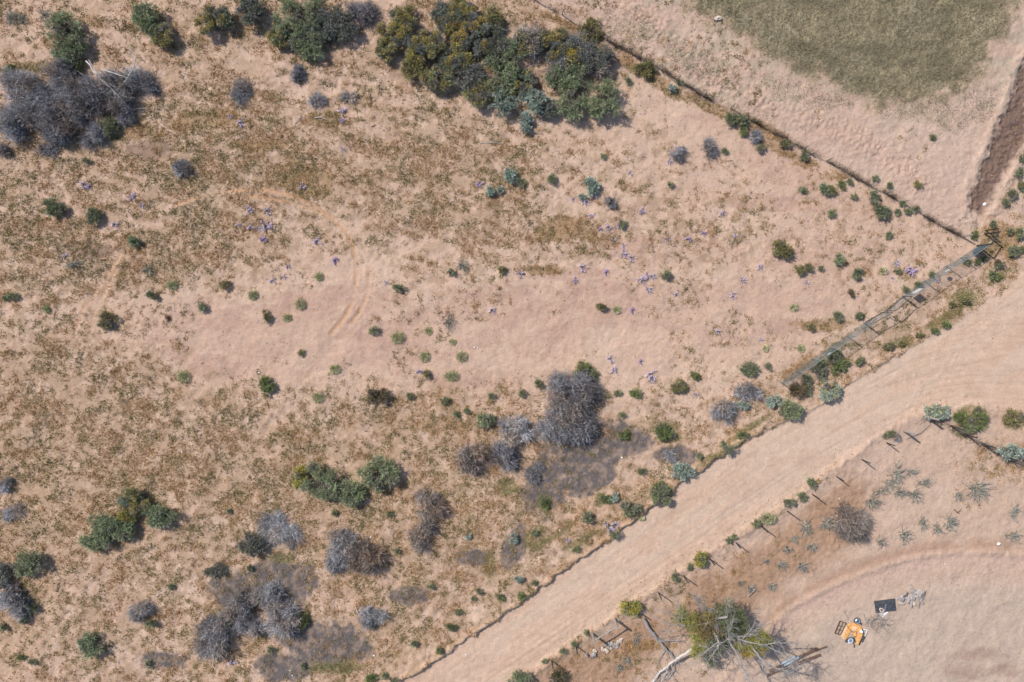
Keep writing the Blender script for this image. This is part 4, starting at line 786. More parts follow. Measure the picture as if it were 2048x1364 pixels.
# field fence: posts, woven wire, added dark twigs for debris and its shade line
FP = [(1020,-22),(1070,0),(1124,30),(1167,57),(1214,80),(1260,105),(1304,128),(1355,160),(1407,192),(1461,217),(1510,245),(1559,272),(1606,297),(1653,322),(1697,346),(1739,370),(1772,387),(1803,403),(1846,430),(1889,455),(1925,474)]
o = thing('wire_fence', G(1407, 192), 'long woven wire fence running diagonally along the edge of the top right field', 'fence')
def rel(o, ob): ob.matrix_parent_inverse.identity(); ob.location = tuple(-c for c in o.location); return ob
r = nr()
for i, (x, y) in enumerate(FP):
    rel(o, post_part(o, x, y, 1.35+r.uniform(-.1, .15), .055 if i % 4 else .075, M['wood'], (r.uniform(-.08, .08), r.uniform(-.05, .15))))
A = []; B = []
L = plen(FP); ds = np.arange(0, L, 6)
pts = [G(*line_at(FP, d)) for d in ds]
for a, b in zip(pts[:-1], pts[1:]):
    for q in (.08, .2, .33, .48, .65, .85, 1.05): A.append((a[0], a[1], a[2]+q)); B.append((b[0], b[1], b[2]+q))
    A.append((a[0], a[1], a[2]+.03)); B.append((a[0], a[1], a[2]+1.1))
A = np.array(A); B = np.array(B); v, f, c, _ = strands(A, B, .004, .006, .006, np.tile((.10,.085,.075), (len(A), 1)), r, 1)
rel(o, link('woven_wire', mesh('woven_wire', v, f, M['twig'], c), o))
n = 5500; d = r.uniform(0, L, n); d = d[ss(.38, .6, fbm(d/30, d*0+3.3, 401, 3)) > r.uniform(0, 1, n)]; n = len(d)
P = np.array([PX(*line_at(FP, q)) for q in d])+r.normal(size=(n, 2))*.10; z = gh(P[:, 0], P[:, 1])
A = np.column_stack([P, z]); a = r.normal(size=(n, 3))*[.22, .22, .1]; B = A+a+np.array([0, 0, 1])*np.abs(r.normal(size=(n, 1)))*.28
v, f, c, _ = strands(A, B, .04, .010, .006, cvar((.15,.115,.085), n, r, .3), r, 2)  # dark brown twigs added to draw the fence's shadow line, part debris
rel(o, link('weed_shade_band', mesh('weed_shade_band', v, f, M['twig'], c), o))
# chain link
def chain(pa, pb, h, pitch=.085, rad=.0036, r=nr(), z0=.04):
    a = np.array(G(*pa)); b = np.array(G(*pb)); L = math.dist(a[:2], b[:2]); u = (b-a)/L
    A = []; B = []
    for s in np.arange(-h, L, pitch):
        for t0, t1 in ((s, s+h),):
            s0, s1 = max(t0, 0), min(t1, L)
            if s1 <= s0: continue
            A.append(a+u*s0+[0, 0, z0+s0-t0]); B.append(a+u*s1+[0, 0, z0+s1-t0])
            A.append(a+u*s0+[0, 0, z0+h-(s0-t0)]); B.append(a+u*s1+[0, 0, z0+h-(s1-t0)])
    A = np.array(A); B = np.array(B)
    return strands(A, B, .003, rad, rad, np.tile((.16,.20,.21), (len(A), 1))*1.0, r, 1)[:3]
M['link'] = vcmat('galvanised_mesh', .5, 0, .4)
def fence_run(o, P, h):
    parts = [chain(a, b, h) for a, b in zip(P[:-1], P[1:])]
    v, f, c = cat(parts); rel(o, link('wire_mesh', mesh('wire_mesh', v, f, M['link'], c), o))
    b = MB(); b.tube([UPm(x, y, h+.06) for x, y in P], .02, 6); rel(o, b.obj('top_rail', M['steel'], o))
HF = 1.9
P1 = [(1561,764),(1592,740.5),(1624,717.5),(1658,694),(1692,671),(1727,646)]
o = thing('chain_link_fence', G(1640, 705), 'chain link fence stretch with dark bushes behind it, below left of the gate', 'fence', 'chain link fence either side of the gate')
fence_run(o, P1, HF)
for x, y in P1: rel(o, post_part(o, x, y, HF+.08, .05 if x < 1720 else .07, M['steel']))
P2 = [(1803,592),(1847,562),(1891,532),(1921,515),(1953,492)]
o = thing('chain_link_fence', G(1880, 540), 'chain link fence stretch running from the gate up to the fence corner', 'fence', 'chain link fence either side of the gate')
fence_run(o, P2, HF)
for x, y in P2[:-1]: rel(o, post_part(o, x, y, HF+.08, .05 if x > 1810 else .07, M['steel']))
def gate(pa, pb, label):
    o = thing('gate_leaf', G(*pa), label, 'gate', 'leaves of the double steel gate')
    a = Vector(UPm(*pa, .12)); b = Vector(UPm(*pb, .12)); b.z = a.z; c = MB(); h = Vector((0, 0, HF-.12)); u = (b-a).normalized()
    p = [a+h*.0+Vector((0, 0, .12)), a, a+u*.12]
    c.tube([a+u*.12, b-u*.12, b+Vector((0,0,.12)), b+h-Vector((0,0,.12)), b+h-u*.12, a+h+u*.12, a+h-Vector((0,0,.12)), a+Vector((0,0,.12)), a+u*.12], .032, 8)
    rel(o, c.obj('frame', M['dark'], o))
    c = MB(); c.tube([a+h*.5, b+h*.5], .014, 6); rel(o, c.obj('cross_bar', M['steel'], o))
    v, f, cc_ = chain(pa, pb, HF-.2, .10, .0026, z0=.16); rel(o, link('wire_mesh', mesh('wire_mesh', v, f, M['link'], cc_), o))
    c = MB(); q = b+h*.5-u*.04; c.box(q-Vector((0,0,.09)), q+Vector((0,0,.09)), .05, .10, tuple(u)); rel(o, c.obj('latch', M['dark'], o))
gate((1728,645), (1766,624), 'lower left leaf of the closed double steel gate, next to the bushy fence stretch')
gate((1802,593), (1768.5,621.5), 'upper right leaf of the closed double steel gate, next to the big white plate')
def sign(pa, pb, z0, z1, label, name='sign_plate'):
    a = Vector(UPm(*pa, z0)); b = Vector(UPm(*pb, z0)); u = (b-a); u.z = 0; u.normalize(); n_ = Vector((u.y, -u.x, 0))
    if n_.y > 0: n_ = -n_
    o = thing(name, a, label, 'sign'); off = n_*.05; hgt = z1-z0
    c = MB(); m = (a+b)/2+off+Vector((0, 0, hgt/2)); Lh = (b-a).length/2
    c.box(m-u*Lh, m+u*Lh, .012, hgt, (0, 0, 1)); rel(o, c.obj('plate', M['white'], o))
    c = MB()
    for s1 in (-.9, .9):
        for s2 in (-.42, .42): q = m+u*Lh*s1+Vector((0, 0, hgt*s2)); c.tube([q+n_*.012, q-n_*.06], .012, 6)
    rel(o, c.obj('bolts', M['dark'], o)); return o
sign((1811.5,586.3), (1826,576.5), .78, 1.62, 'big blank white plate on the mesh fence right of the gate, casting black shadow')
sign((1640,706.5), (1647,701.8), 1.35, 1.62, 'small white plate on the lower fence stretch above the dark bushes')
a = Vector(UPm(1878, 541, 1.3)); o = thing('round_sign', a, 'round white plate on the upper fence stretch casting a round shadow', 'sign')
c = MB(); u = Vector((.83, .56, 0)); n_ = Vector((.56, -.83, 0)); q = a+n_*.05
c.tube([q, q+n_*.014], .24, 24); rel(o, c.obj('disc', M['white'], o)); c = MB(); c.tube([q-n_*.06, q+n_*.02], .015, 8); rel(o, c.obj('bolt', M['dark'], o))
# corner H brace
o = thing('corner_brace', G(1960, 480), 'tall dark timber frame of posts and top rail where the two fences meet', 'fence brace')
for x, y, h in ((1953,492,2.15),(1969,468,2.15),(1971,461,1.9),(1984,474,.9)): rel(o, post_part(o, x, y, h, .09 if h > 2 else .06, M['dark']))
b = MB(); b.tube([UPm(1953,492,2.05), UPm(1969,468,2.05)], .06, 8); rel(o, b.obj('top_rail', M['dark'], o))
b = MB(); b.tube([UPm(1953,492,.15), UPm(1969,468,1.9)], .014, 6); b.tube([UPm(1971,461,1.8), UPm(1984,474,.8)], .03, 6); rel(o, b.obj('brace_wire', M['dark'], o))
def cloth(pa, pb, z0, z1, m, label, name, sag=.12, seed_=5):
    r = np.random.default_rng(seed_); a = np.array(G(*pa)); b = np.array(G(*pb)); nx_, nz_ = 22, 16; u = b-a; nv = np.array([u[1], -u[0], 0])/math.hypot(u[0], u[1])
    V = []
    for j in range(nz_+1):
        for i in range(nx_+1):
            s, t = i/nx_, j/nz_; k = sag*math.sin(9*s+2*t)*(.4+t*.3)+.05*math.sin(23*s)+.03*r.normal()
            V.append(a+u*s+nv*(k+.07)+[0, 0, z0+(z1-z0)*t-.06*math.sin(math.pi*s)])
    V = np.array(V); ii = np.arange((nx_+1)*(nz_+1)).reshape(nz_+1, nx_+1)
    F = np.stack([ii[:-1, :-1], ii[:-1, 1:], ii[1:, 1:], ii[1:, :-1]], -1).reshape(-1, 4)
    V2 = np.concatenate([V, V+nv*.012]); F2 = np.concatenate([F, F[:, ::-1]+len(V)])
    me = mesh(name, V2, F2, m, None, True); return tag(link(name, me), label, 'cloth')
M['shade'] = mat('dark_blue_shade_cloth', (.055,.085,.115), .8, scale=9, var=.35)
cloth((1937,503.5), (1951,494), .35, 1.8, M['shade'], 'dark blue grey shade cloth tied on the mesh by the fence corner', 'shade_cloth')
sign((1956,487), (1962,485), 1.3, 1.5, 'small white plate beside the shade cloth at the fence corner')
# enclosure fence
def wood_fence(P, label, wires=(.35, .75, 1.15), h=1.55, big={}, rail=None):
    o = thing('post_and_wire_fence', G(*P[len(P)//2]), label, 'fence', 'post and wire fence of the lower enclosure'); r = nr()
    for i, (x, y) in enumerate(P):
        bg_ = big.get(i); rel(o, post_part(o, x, y, (bg_ or h)+r.uniform(-.08, .08), .12 if bg_ else .062, M['wood'] if bg_ else M['dark'], (r.uniform(-.06, .06), r.uniform(-.06, .06))))  # slim posts coloured dark so their lit sides merge with their shadows
    b = MB()
    for q in wires: b.tube([UPm(x, y, q) for x, y in P], .0045, 5)
    rel(o, b.obj('wires', M['wire'], o)); return o
E1 = [(1010,1383),(1060,1350),(1103,1320),(1152,1290),(1184,1265),(1229,1236),(1275,1221),(1317,1185),(1367,1152),(1420,1118),(1472,1085),(1524,1053),(1574,1022),(1624,988),(1673,953),(1724,919),(1774,886),(1808,862),(1851,833)]
o = wood_fence(E1, 'long post and wire fence between the dirt road and the lower right enclosure', big={4: 1.9, 5: 2.05, 17: 1.9, 18: 2.0})
b = MB(); b.tube([UPm(1184,1265,1.5), UPm(1229,1236,1.62)], .065, 8); rel(o, b.obj('brace_rail', M['wood'], o))
b = MB(); b.tube([UPm(1229,1236,.12), UPm(1184,1265,1.4)], .008, 5); b.tube([UPm(1229,1236,1.6), UPm(1190,1263,.1)], .008, 5); rel(o, b.obj('brace_wire', M['wire'], o))
E2 = [(1851,833),(1901,852),(1928,867),(1965,888),(2008,912),(2060,938)]
o = wood_fence(E2[1:], 'short crooked fence from the road bend to the right edge under the big silvery shrub', h=1.95, wires=(.3,.6,.9,1.2))
n = 450; r = nr(); d = r.uniform(0, plen(E2), n); Pq = np.array([PX(*line_at(E2, q)) for q in d])+r.normal(size=(n, 2))*.10; A = np.column_stack([Pq, gh(Pq[:, 0], Pq[:, 1])])
B = A+np.column_stack([r.normal(size=n)*.55+.1, r.normal(size=n)*.3-.1, np.abs(r.normal(size=n))*.25]); v, f, c, _ = strands(A, B, .05, .014, .008, cvar((.17,.13,.11), n, r, .3), r, 2)
rel(o, link('trapped_brush', mesh('trapped_brush', v, f, M['twig'], c), o))
def pole(P, rad, m, label, name='fallen_pole', ca='pole', grp=None):
    b = MB(); b.tube(P, rad, 8); o = b.obj(name, M[m]); return tag(o, label, ca, grp)
pole([G(1812,878,.05), G(1836,863,.30), G(1858,850,.1)], [.035,.03,.02], 'wood', 'thin pale pole lying across the shadow of a post near the road bend')
# ---------------- sticks, logs and stones ----------------
STK = [([(630,236),(643,235),(655,240)],.045,'palewood','bleached curved stick on the sand left of a purple wildflower, below the thicket'),
 ([(590,248),(597,239),(603,235)],.035,'wood','dark bent stick left of the bleached curved stick'),
 ([(740,190),(742,202),(742,214)],.04,'beam','short dark upright leaning stick below the flowering thicket'),
 ([(960,286),(985,285),(1003,287)],.03,'palewood','thin bleached twig below the silvery plants under the thicket'),
 ([(776,125),(778,118),(778,112)],.03,'beam','short dark stake left of the flowering thicket'),
 ([(1432,256),(1436,266),(1434,272)],.025,'wood','thin curved stick above the grey tangle near the field fence'),
 ([(150,1040),(158,1028),(164,1020)],.04,'beam','dark forked stick above the lone green bush at lower left'),
 ([(116,1182),(117,1172),(120,1163)],.04,'beam','dark stick lying beside the wheel tracks at lower left'),
 ([(1907,1018),(1913,1024),(1919,1027)],.05,'beam','short dark log piece in the middle of the enclosure'),
 ([(712,1212),(715,1222),(722,1232)],.05,'palewood','pale stick touching the left side of the small oval grey bush'),
 ([(1495,1192),(1502,1184),(1512,1176)],.06,'wood','grey weathered log piece above the broken tree'),
 ([(1776,432),(1779,440),(1777,446)],.025,'beam','thin dark bent stick under the field fence near its lower end'),
 ([(875,1214),(872,1220),(866,1226)],.02,'wood','tiny twig on the bare sand near the lower road edge')]
for P, rad, m, lab in STK:
    b = MB(); q = [G(x, y, rad+.02+(.06 if i == 1 else 0)) for i, (x, y) in enumerate(P)]; b.tube(q, [rad, rad*.85, rad*.5], 7)
    p0 = Vector(q[1]); b.tube([p0, p0+Vector((.25, .22, .08)), p0+Vector((.38, .42, .05))], [rad*.6, rad*.4, rad*.2], 6)
    tag(b.obj('fallen_stick', M[m]), lab, 'stick')
def branchy(name, m, limbs, label, ca, tw=0, col=GREYL, grp=None):
    """limbs: list of (points seen at px,py,h ; r0 ; r1)"""
    x0 = AP(*limbs[0][0][0]); o = thing(name, (x0[0], x0[1], 0), label, ca, grp); r = nr(); A = []; B = []
    for k, (P, r0, r1) in enumerate(limbs):
        W = [Vector(AP(*p)) for p in P]; n = len(W)
        q = []
        for i in range(n-1):
            for t in (0, .33, .67): q.append(W[i].lerp(W[i+1], t)+(Vector(r.normal(size=3)*.035) if (i or t) else Vector()))
        q.append(W[-1]); b = MB(); b.tube(q, list(np.linspace(r0, r1, len(q))), 9); rel(o, b.obj('trunk' if k == 0 else 'limb', M[m], o))
        for _ in range(int(tw*len(q))):
            i = r.integers(len(q)//3, len(q)); p = q[i]; dd = (q[-1]-q[max(0, i-2)]).normalized() if i > 0 else Vector((0, 0, 1))
            A.append(p); B.append(p+(dd*.6+Vector(r.normal(size=3)*.55))*r.uniform(.3, 1.3))
    if A:
        A = np.array(A); B = np.array(B); B[:, 2] = np.maximum(B[:, 2], gh(B[:, 0], B[:, 1])+.03); v, f, c, P_ = strands(A, B, .10, .022, .008, cvar(col, len(A), r, .15, .03), r, 3)
        k = len(A)*4; i = r.integers(0, len(A), k); A2 = P_[i, r.integers(1, 4, k)]; B2 = A2+nrm(nrm(B[i]-A[i])*.8+r.normal(size=(k, 3))*.6)*r.uniform(.15, .6, (k, 1)); B2[:, 2] = np.maximum(B2[:, 2], gh(B2[:, 0], B2[:, 1])+.02)
        v2, f2, c2, _ = strands(A2, B2, .03, .011, .006, cvar(col, k, r, .15, .03), r, 2)
        v, f, c = cat([(v, f, c), (v2, f2, c2)]); rel(o, link('twigs', mesh('twigs', v, f, M['twig'], c), o))
    return o
branchy('fallen_branch', 'palewood', [([(172,122,1.0),(195,150,1.3),(218,172,1.4),(240,195,1.1),(260,219,.4)],.08,.05),([(178,120,1.2),(190,140,1.3),(198,152,1.3)],.04,.03),
  ([(203,138,1.0),(230,146,1.4),(254,156,1.5),(266,135,1.6),(272,112,1.5)],.05,.03),([(254,156,1.5),(245,168,1.3),(235,178,1.0)],.04,.025),([(181,150,1.2),(184,165,1.1),(191,174,1)],.03,.02)],
  'long bleached bare branch lying across the right part of the long dead thicket', 'branch', 1.2, (.60,.56,.54))
branchy('fallen_log', 'bark', [([(1286,1238,.3),(1301,1260,.35),(1315,1279,.35),(1332,1298,.3),(1347,1316,.2)],.17,.09),([(1315,1279,.4),(1330,1300,.2),(1322,1312,.05)],.05,.03),([(1318,1282,.4),(1340,1282,.6),(1362,1281,.3)],.045,.03)],
  'straight grey fallen log left of the broken tree with a dark split along it', 'log', 1.0, (.42,.39,.37))
branchy('fallen_log', 'palewood', [([(1386,1296,1.6),(1376,1304,1.4),(1364,1311,1.1),(1349,1321,.9),(1335,1332,.6),(1318,1345,.4),(1304,1366,.2)],.13,.09),([(1338,1330,.7),(1332,1345,.4),(1322,1364,.2)],.06,.04),([(1342,1327,.8),(1346,1340,.4),(1336,1358,.1)],.05,.03)],
  'long bleached curved log sweeping to the bottom edge left of the broken tree', 'log', 1.4, (.50,.46,.44))
# broken tree
TREE = [([(1446,1266,0),(1447,1268,.9),(1450,1272,1.8)],0.245,0.187),
 ([(1450,1270,1.4),(1440,1262,2.4),(1430,1252,3.0),(1424,1244,3.4)],0.130,0.086),
 ([(1420,1258,2.6),(1431,1270,3.2),(1438,1288,3.8),(1436,1296,4.2)],0.108,0.072),
 ([(1446,1262,1.2),(1440,1238,2.6),(1428,1236,3.0),(1455,1234,3.6)],0.144,0.094),
 ([(1450,1272,1.6),(1460,1286,2.8),(1472,1305,3.6),(1482,1328,4.1),(1493,1350,4.5),(1502,1368,4.9)],0.101,0.050),
 ([(1452,1270,1.5),(1466,1269,2.6),(1476,1275,3.2),(1484,1281,3.6)],0.115,0.086),
 ([(1466,1268,2.4),(1474,1271,3.2),(1492,1272,3.6),(1504,1267,3.8),(1513,1256,4.0),(1525,1249,4.0)],0.058,0.022),
 ([(1455,1272,1.8),(1480,1285,2.6),(1503,1293,3.6),(1514,1307,4.2),(1530,1326,4.7),(1552,1337,5.0),(1578,1341,5.2)],0.101,0.036),
 ([(1503,1293,3.6),(1517,1313,4.3),(1524,1330,4.5),(1534,1356,4.8)],0.050,0.022),
 ([(1530,1326,4.7),(1556,1337,5.1),(1576,1334,5.4),(1588,1326,5.6)],0.036,0.018),
 ([(1484,1281,3.6),(1508,1286,4.0),(1530,1289,4.3),(1560,1286,4.6),(1588,1285,4.9)],0.058,0.022),
 ([(1530,1289,4.3),(1550,1300,4.7),(1572,1312,5.2),(1602,1328,5.6)],0.036,0.014),
 ([(1560,1286,4.6),(1574,1312,5),(1590,1322,5.4),(1585,1338,5.6)],0.029,0.014),
 ([(1438,1284,3.6),(1420,1298,3.6),(1400,1314,3.5),(1378,1329,3.4)],0.050,0.022),
 ([(1438,1288,3.8),(1430,1302,3.8),(1422,1317,3.7),(1414,1331,3.6)],0.043,0.022),
 ([(1438,1288,3.8),(1448,1284,4.0),(1458,1279,4.0),(1458,1262,4.3),(1470,1240,4.4)],0.043,0.022),
 ([(1440,1238,2.6),(1424,1222,3.2),(1412,1214,3.6),(1402,1204,3.8),(1390,1192,4.0)],0.058,0.022),
 ([(1412,1214,3.6),(1413,1226,3),(1400,1205,3.8),(1384,1190,4.1)],0.036,0.014),
 ([(1424,1244,3.4),(1400,1248,3.4),(1370,1252,3.4),(1345,1250,3.3),(1322,1244,3.2)],0.058,0.022),
 ([(1370,1252,3.4),(1352,1240,3.6),(1340,1224,3.6)],0.029,0.014),([(1370,1252,3.4),(1350,1262,3.2),(1330,1262,3.0)],0.029,0.014),([(1365,1250,3.4),(1360,1230,3.8),(1360,1212,4.0)],0.025,0.014),
 ([(1450,1232,3.4),(1452,1220,3.9),(1457,1202,4.3)],0.036,0.014),([(1446,1290,3.0),(1456,1306,3.3),(1466,1326,3.6)],0.036,0.018),
 ([(1484,1281,3.6),(1500,1262,4.0),(1510,1244,4.2)],0.036,0.014)]
o = branchy('broken_tree', 'bark', TREE, 'big broken tree with bare grey limbs and patches of yellow green leaves at the bottom', 'tree', 1.9, (.33,.31,.30))
CR = [(1362,1236,2.8,.85,0),(1380,1240,3.2,.9,0),(1398,1248,3.2,.9,1),(1410,1262,3,.85,1),(1392,1268,2.6,.8,0),(1400,1290,2.2,.85,0),(1392,1305,2.0,.6,0),(1412,1316,1.6,.45,2),(1438,1222,2.6,.7,2),(1460,1214,2.4,.7,2),(1474,1228,2.2,.8,2),(1455,1248,3.0,1.0,2),(1480,1246,2.4,.8,2),(1436,1262,2.9,.7,1),(1424,1276,2.4,.7,2),(1466,1262,2.6,.8,2),(1480,1290,2.6,.65,0),(1505,1284,3.3,.7,0),(1522,1276,3.6,.7,0),(1532,1284,3.5,.5,0),(1515,1296,3.0,.6,3),(1492,1302,2.4,.5,3),(1430,1300,1.8,.6,2),(1416,1240,3.3,.6,1),(1446,1290,2,.6,2),(1418,1228,2.9,.6,0),(1366,1222,2.9,.45,0),(1424,1328,1.4,.35,2),(1482,1262,2.0,.8,2)]
r = nr(); parts = []; TL = {0: (.33,.32,.10), 1: (.27,.21,.09), 2: (.19,.22,.11), 3: (.44,.34,.07)}
for (x, y, h, R_, k) in CR:
    c = np.array(AP(x, y, h)); R_ = R_*(1.15 if x > 1485 else 1); n = int((700 if x > 1485 else 380)*R_*R_)+40; d = dome(n, r, -.7); A = c+d*(R_*r.uniform(.2, .85, n))[:, None]*[1, 1, .7]
    Dd = nrm(d+r.normal(size=(n, 3))*.5); kk = 9; i = np.repeat(np.arange(n), kk); t = r.uniform(0, 1, n*kk)
    P = A[i]+Dd[i]*(t*.38)[:, None]+r.normal(size=(n*kk, 3))*.03
    C = np.clip(np.array(TL[k])*(1+r.normal(size=(n, 1))*.2)[i]*(1+r.normal(size=(n*kk, 3))*.08), .01, .8)
    parts.append(blades(P, r.normal(size=(n*kk, 3)), .10*r.uniform(.6, 1.4, n*kk), .045, C, r))
v, f, c = cat(parts); rel(o, link('foliage', mesh('foliage', v, f, M['leaf'], c), o))
# timber and tubes behind the tree
def beam(a, b, wd, m, label, name='timber_beam', z=.08, ca='beam', up=.12, grp=None):
    c = MB(); c.box(G(*a, z), G(*b, z), wd, up); ob = c.obj(name, M[m]); bv = ob.modifiers.new('bevel', 'BEVEL'); bv.width = .012; bv.segments = 2; return tag(ob, label, ca, grp)
T = 'dark timber beams stacked by the tree'
beam((1532,1351),(1597,1324),.26,'beam','widest dark timber beam, its left end below the broken tree', grp=T)
beam((1537,1341),(1634,1295),.22,'beam','long upper dark timber beam passing under the pale tubes', z=.12, grp=T)
beam((1598,1313),(1652,1291),.10,'beam','slender dark timber beam reaching farthest right toward the square board', z=.16, grp=T)
beam((1560,1340),(1640,1308),.24,'beam','lower right dark timber beam with a ragged end', z=.10, grp=T)
beam((1576,1346),(1600,1333),.12,'wood','short grey plank beside the dark beams', z=.26, name='plank', ca='plank', up=.04)
for k, (a, b, lab) in enumerate([((1558,1325),(1588,1310),'pale blue metal tube on the dark beams, upper one of the pair'),((1565,1328),(1596,1311),'pale blue metal tube on the dark beams, lower one of the pair')]):
    c = MB(); c.box(G(*a, .36), G(*b, .36), .17, .06); c.tube([G(*a, .42), G(*b, .42)], .07, 10); tag(c.obj('metal_tube', M['tube']), lab, 'tube', 'pale tubes on the beams')
def flat(P, z0, z1, name, m, label, ca, parent=None, bev=.01):
    c = MB(); W = [PX(*p) for p in P]; cx = sum(p[0] for p in W)/len(W); cy = sum(p[1] for p in W)/len(W); z = float(gh(cx, cy))
    c.prism(W, z+z0, z+z1); ob = c.obj(name, M[m], parent)
    bv = ob.modifiers.new('bevel', 'BEVEL'); bv.width = bev; bv.segments = 2
    return tag(ob, label, ca) if not parent else rel(parent, ob)
def z4(x, y): return (1640+x/8.527, 1170+y/8.527)
flat([z4(80,1080),z4(175,995),(1640+230/8.527,1170+1050/8.527),z4(125,1135)], .02, .06, 'square_board', 'board', 'small square grey brown board on sand right of the dark beams', 'board')
# orange table group
o = thing('orange_table_top', G(*z4(480, 800)), 'faceted orange painted sheet lying on the sand in the lower right', 'table top')
flat([z4(455,690),z4(520,645),z4(575,640),z4(690,690),z4(725,790),z4(650,800),z4(590,775),z4(520,780),z4(470,870),z4(430,930),z4(405,900)], .06, .11, 'panel', 'orange', '', '', o)
flat([z4(420,690),z4(452,676),z4(462,700),z4(400,890),z4(425,940),z4(400,925),z4(345,860),z4(385,770)], .06, .10, 'faded_edge', 'faded', '', '', o)
flat([z4(545,800),z4(600,795),z4(610,850),z4(560,860)], .11, .24, 'raised_block', 'orange', '', '', o)
flat([z4(540,690),z4(620,700),z4(600,770),z4(530,750)], .112, .13, 'worn_patch', 'faded', '', '', o)
c = MB(); P_ = [(455,680),(480,735),(520,775),(570,800),(600,850),(560,880),(590,930)]; c.tube([G(*z4(*p), .16) for p in P_], .018, 6); rel(o, c.obj('bent_wire', M['dark'], o))
o2 = thing('orange_plank', G(*z4(650, 880)), 'long orange painted plank edged in black, right side of the orange sheet', 'plank')
flat([z4(645,800),z4(722,795),z4(725,835),z4(645,1010),z4(580,990),z4(612,890)], .12, .17, 'board', 'orange', '', '', o2)
c = MB(); c.box(G(*z4(732, 835), .15), G(*z4(650, 1015), .15), .09, .07); c.box(G(*z4(712, 735), .15), G(*z4(732, 820), .15), .07, .07); rel(o2, c.obj('black_edging', M['black'], o2))
o3 = thing('grid_frame', G(*z4(330, 720)), 'rusty six pane metal grid frame left of the orange sheet', 'frame')
c = MB(); C4 = [Vector(G(*z4(*p), .10)) for p in ((330,605),(440,645),(350,845),(245,815))]
for i in range(4): c.box(C4[i], C4[(i+1) % 4], .075, .05)
rel(o3, c.obj('outer_frame', M['rust'], o3)); c = MB()
c.box((C4[0]+C4[1])/2, (C4[2]+C4[3])/2, .05, .04)
for t in (.34, .67): c.box(C4[0].lerp(C4[3], t)+Vector((0,0,.003)), C4[1].lerp(C4[2], t)+Vector((0,0,.003)), .05, .04)
rel(o3, c.obj('glazing_bars', M['rust'], o3))
o4 = thing('wire_rack', G(*z4(740, 860)), 'white and black wire rack at the right side of the orange plank', 'rack')
c = MB(); Q = [Vector(G(*z4(*p), .14)) for p in ((718,742),(798,760),(715,970),(665,950))]
for i in range(2): c.box(Q[i], Q[i+1] if i == 0 else Q[1].lerp(Q[2], .5), .06, .05)
rel(o4, c.obj('white_bars', M['white'], o4)); c = MB(); c.box(Q[1].lerp(Q[2], .5), Q[2], .06, .05); c.box(Q[2], Q[3], .06, .05)
for t in (.35, .6, .8): c.box(Q[0].lerp(Q[3], t), Q[1].lerp(Q[2], t), .04, .03)
rel(o4, c.obj('black_bars', M['dark'], o4))
gx4 = G(*z4(628, 605)); o5 = thing('metal_bowl', gx4, 'shiny round metal bowl with a black rim above the orange sheet', 'bowl')
c = MB(); c.lathe((0,0,0), [(.10,.0),(.22,.04),(.29,.12),(.27,.21),(.20,.28),(.10,.32),(.02,.335)], 28); c.obj('bowl', M['chrome'], o5, None, True)
c = MB(); c.lathe((0,0,0), [(.30,.10),(.34,.10),(.34,.14),(.30,.15)], 28); c.obj('rim', M['black'], o5)
c = MB(); c.tube([(.12,-.12,.12),(.30,-.28,.12),(.45,-.42,.06),(.50,-.30,.05),(.34,-.22,.10)], .05, 8); c.obj('handle', M['black'], o5)
gx5 = G(*z4(512, 940)); o6 = thing('spoked_wheel', gx5, 'small blue and white wheel with dark tyre below the orange sheet', 'wheel')
c = MB(); c.tube([(.34*math.cos(a), .30*math.sin(a), .19) for a in np.linspace(-.3, math.pi+.5, 20)], .05, 8); c.obj('tyre', M['black'], o6)
c = MB(); c.lathe((0,0,.12), [(.29,0),(.31,.03),(.22,.07),(.18,.06)], 24); c.obj('rim', M['white'], o6)
c = MB(); c.lathe((0,0,.12), [(.17,.02),(.16,.08),(.06,.12),(.02,.12)], 18); c.obj('hub', M['blue'], o6)
c = MB()
for k in range(7): a = k*.9; c.box((.1*math.cos(a), .1*math.sin(a), .2), (.28*math.cos(a), .28*math.sin(a), .19), .045, .02)
c.obj('spokes', M['blue'], o6)
c = MB(); c.tube([G(*z4(*p), .18) for p in ((420,965),(445,920),(490,890),(540,890),(590,930),(600,960),(560,980),(575,1020),(565,1055))], .045, 8); tag(c.obj('black_hose', M['black']), 'bent black rubber hose curling around the small wheel', 'hose')
o7 = thing('white_tin', G(*z4(685, 775), .17), 'squat white paint tin on the right part of the orange sheet', 'tin')
c = MB(); c.lathe((0,0,0), [(.13,0),(.135,.02),(.13,.17),(.12,.17),(.11,.15)], 20); c.obj('can', M['white'], o7); c = MB(); c.lathe((0,0,.15), [(.10,0),(.09,.012)], 20); c.obj('lid', M['white'], o7)
o8 = thing('dark_sheet', G(*z4(1100, 350)), 'dark rectangular rubber sheet lying flat on pale sand', 'sheet')
flat([z4(920,270),z4(1270,225),z4(1287,428),z4(945,470)], .02, .055, 'sheet', 'black', '', '', o8, .008)
c = MB(); E4 = [G(*z4(*p), .06) for p in ((922,274),(1267,230),(1284,425),(947,466))]
for i in range(4): c.box(E4[i], E4[(i+1) % 4], .05, .02)
rel(o8, c.obj('border', M['dark'], o8))
c = MB(); c.tube([G(*z4(*p), .11) for p in ((1005,400),(1020,440),(1060,440),(1078,412),(1050,395),(1015,385),(1003,405))], .06, 8); tag(c.obj('cloth_ring', M['pinkcloth']), 'ring of faded pink cloth on the lower left of the dark sheet', 'cloth')
c = MB(); c.box(G(*z4(1108, 310), .10), G(*z4(1092, 430), .12), .12, .03); c.box(G(*z4(1075, 360), .12), G(*z4(1112, 380), .12), .06, .03); tag(c.obj('metal_strap', M['steel']), 'short grey metal strap across the middle of the dark sheet', 'strap')
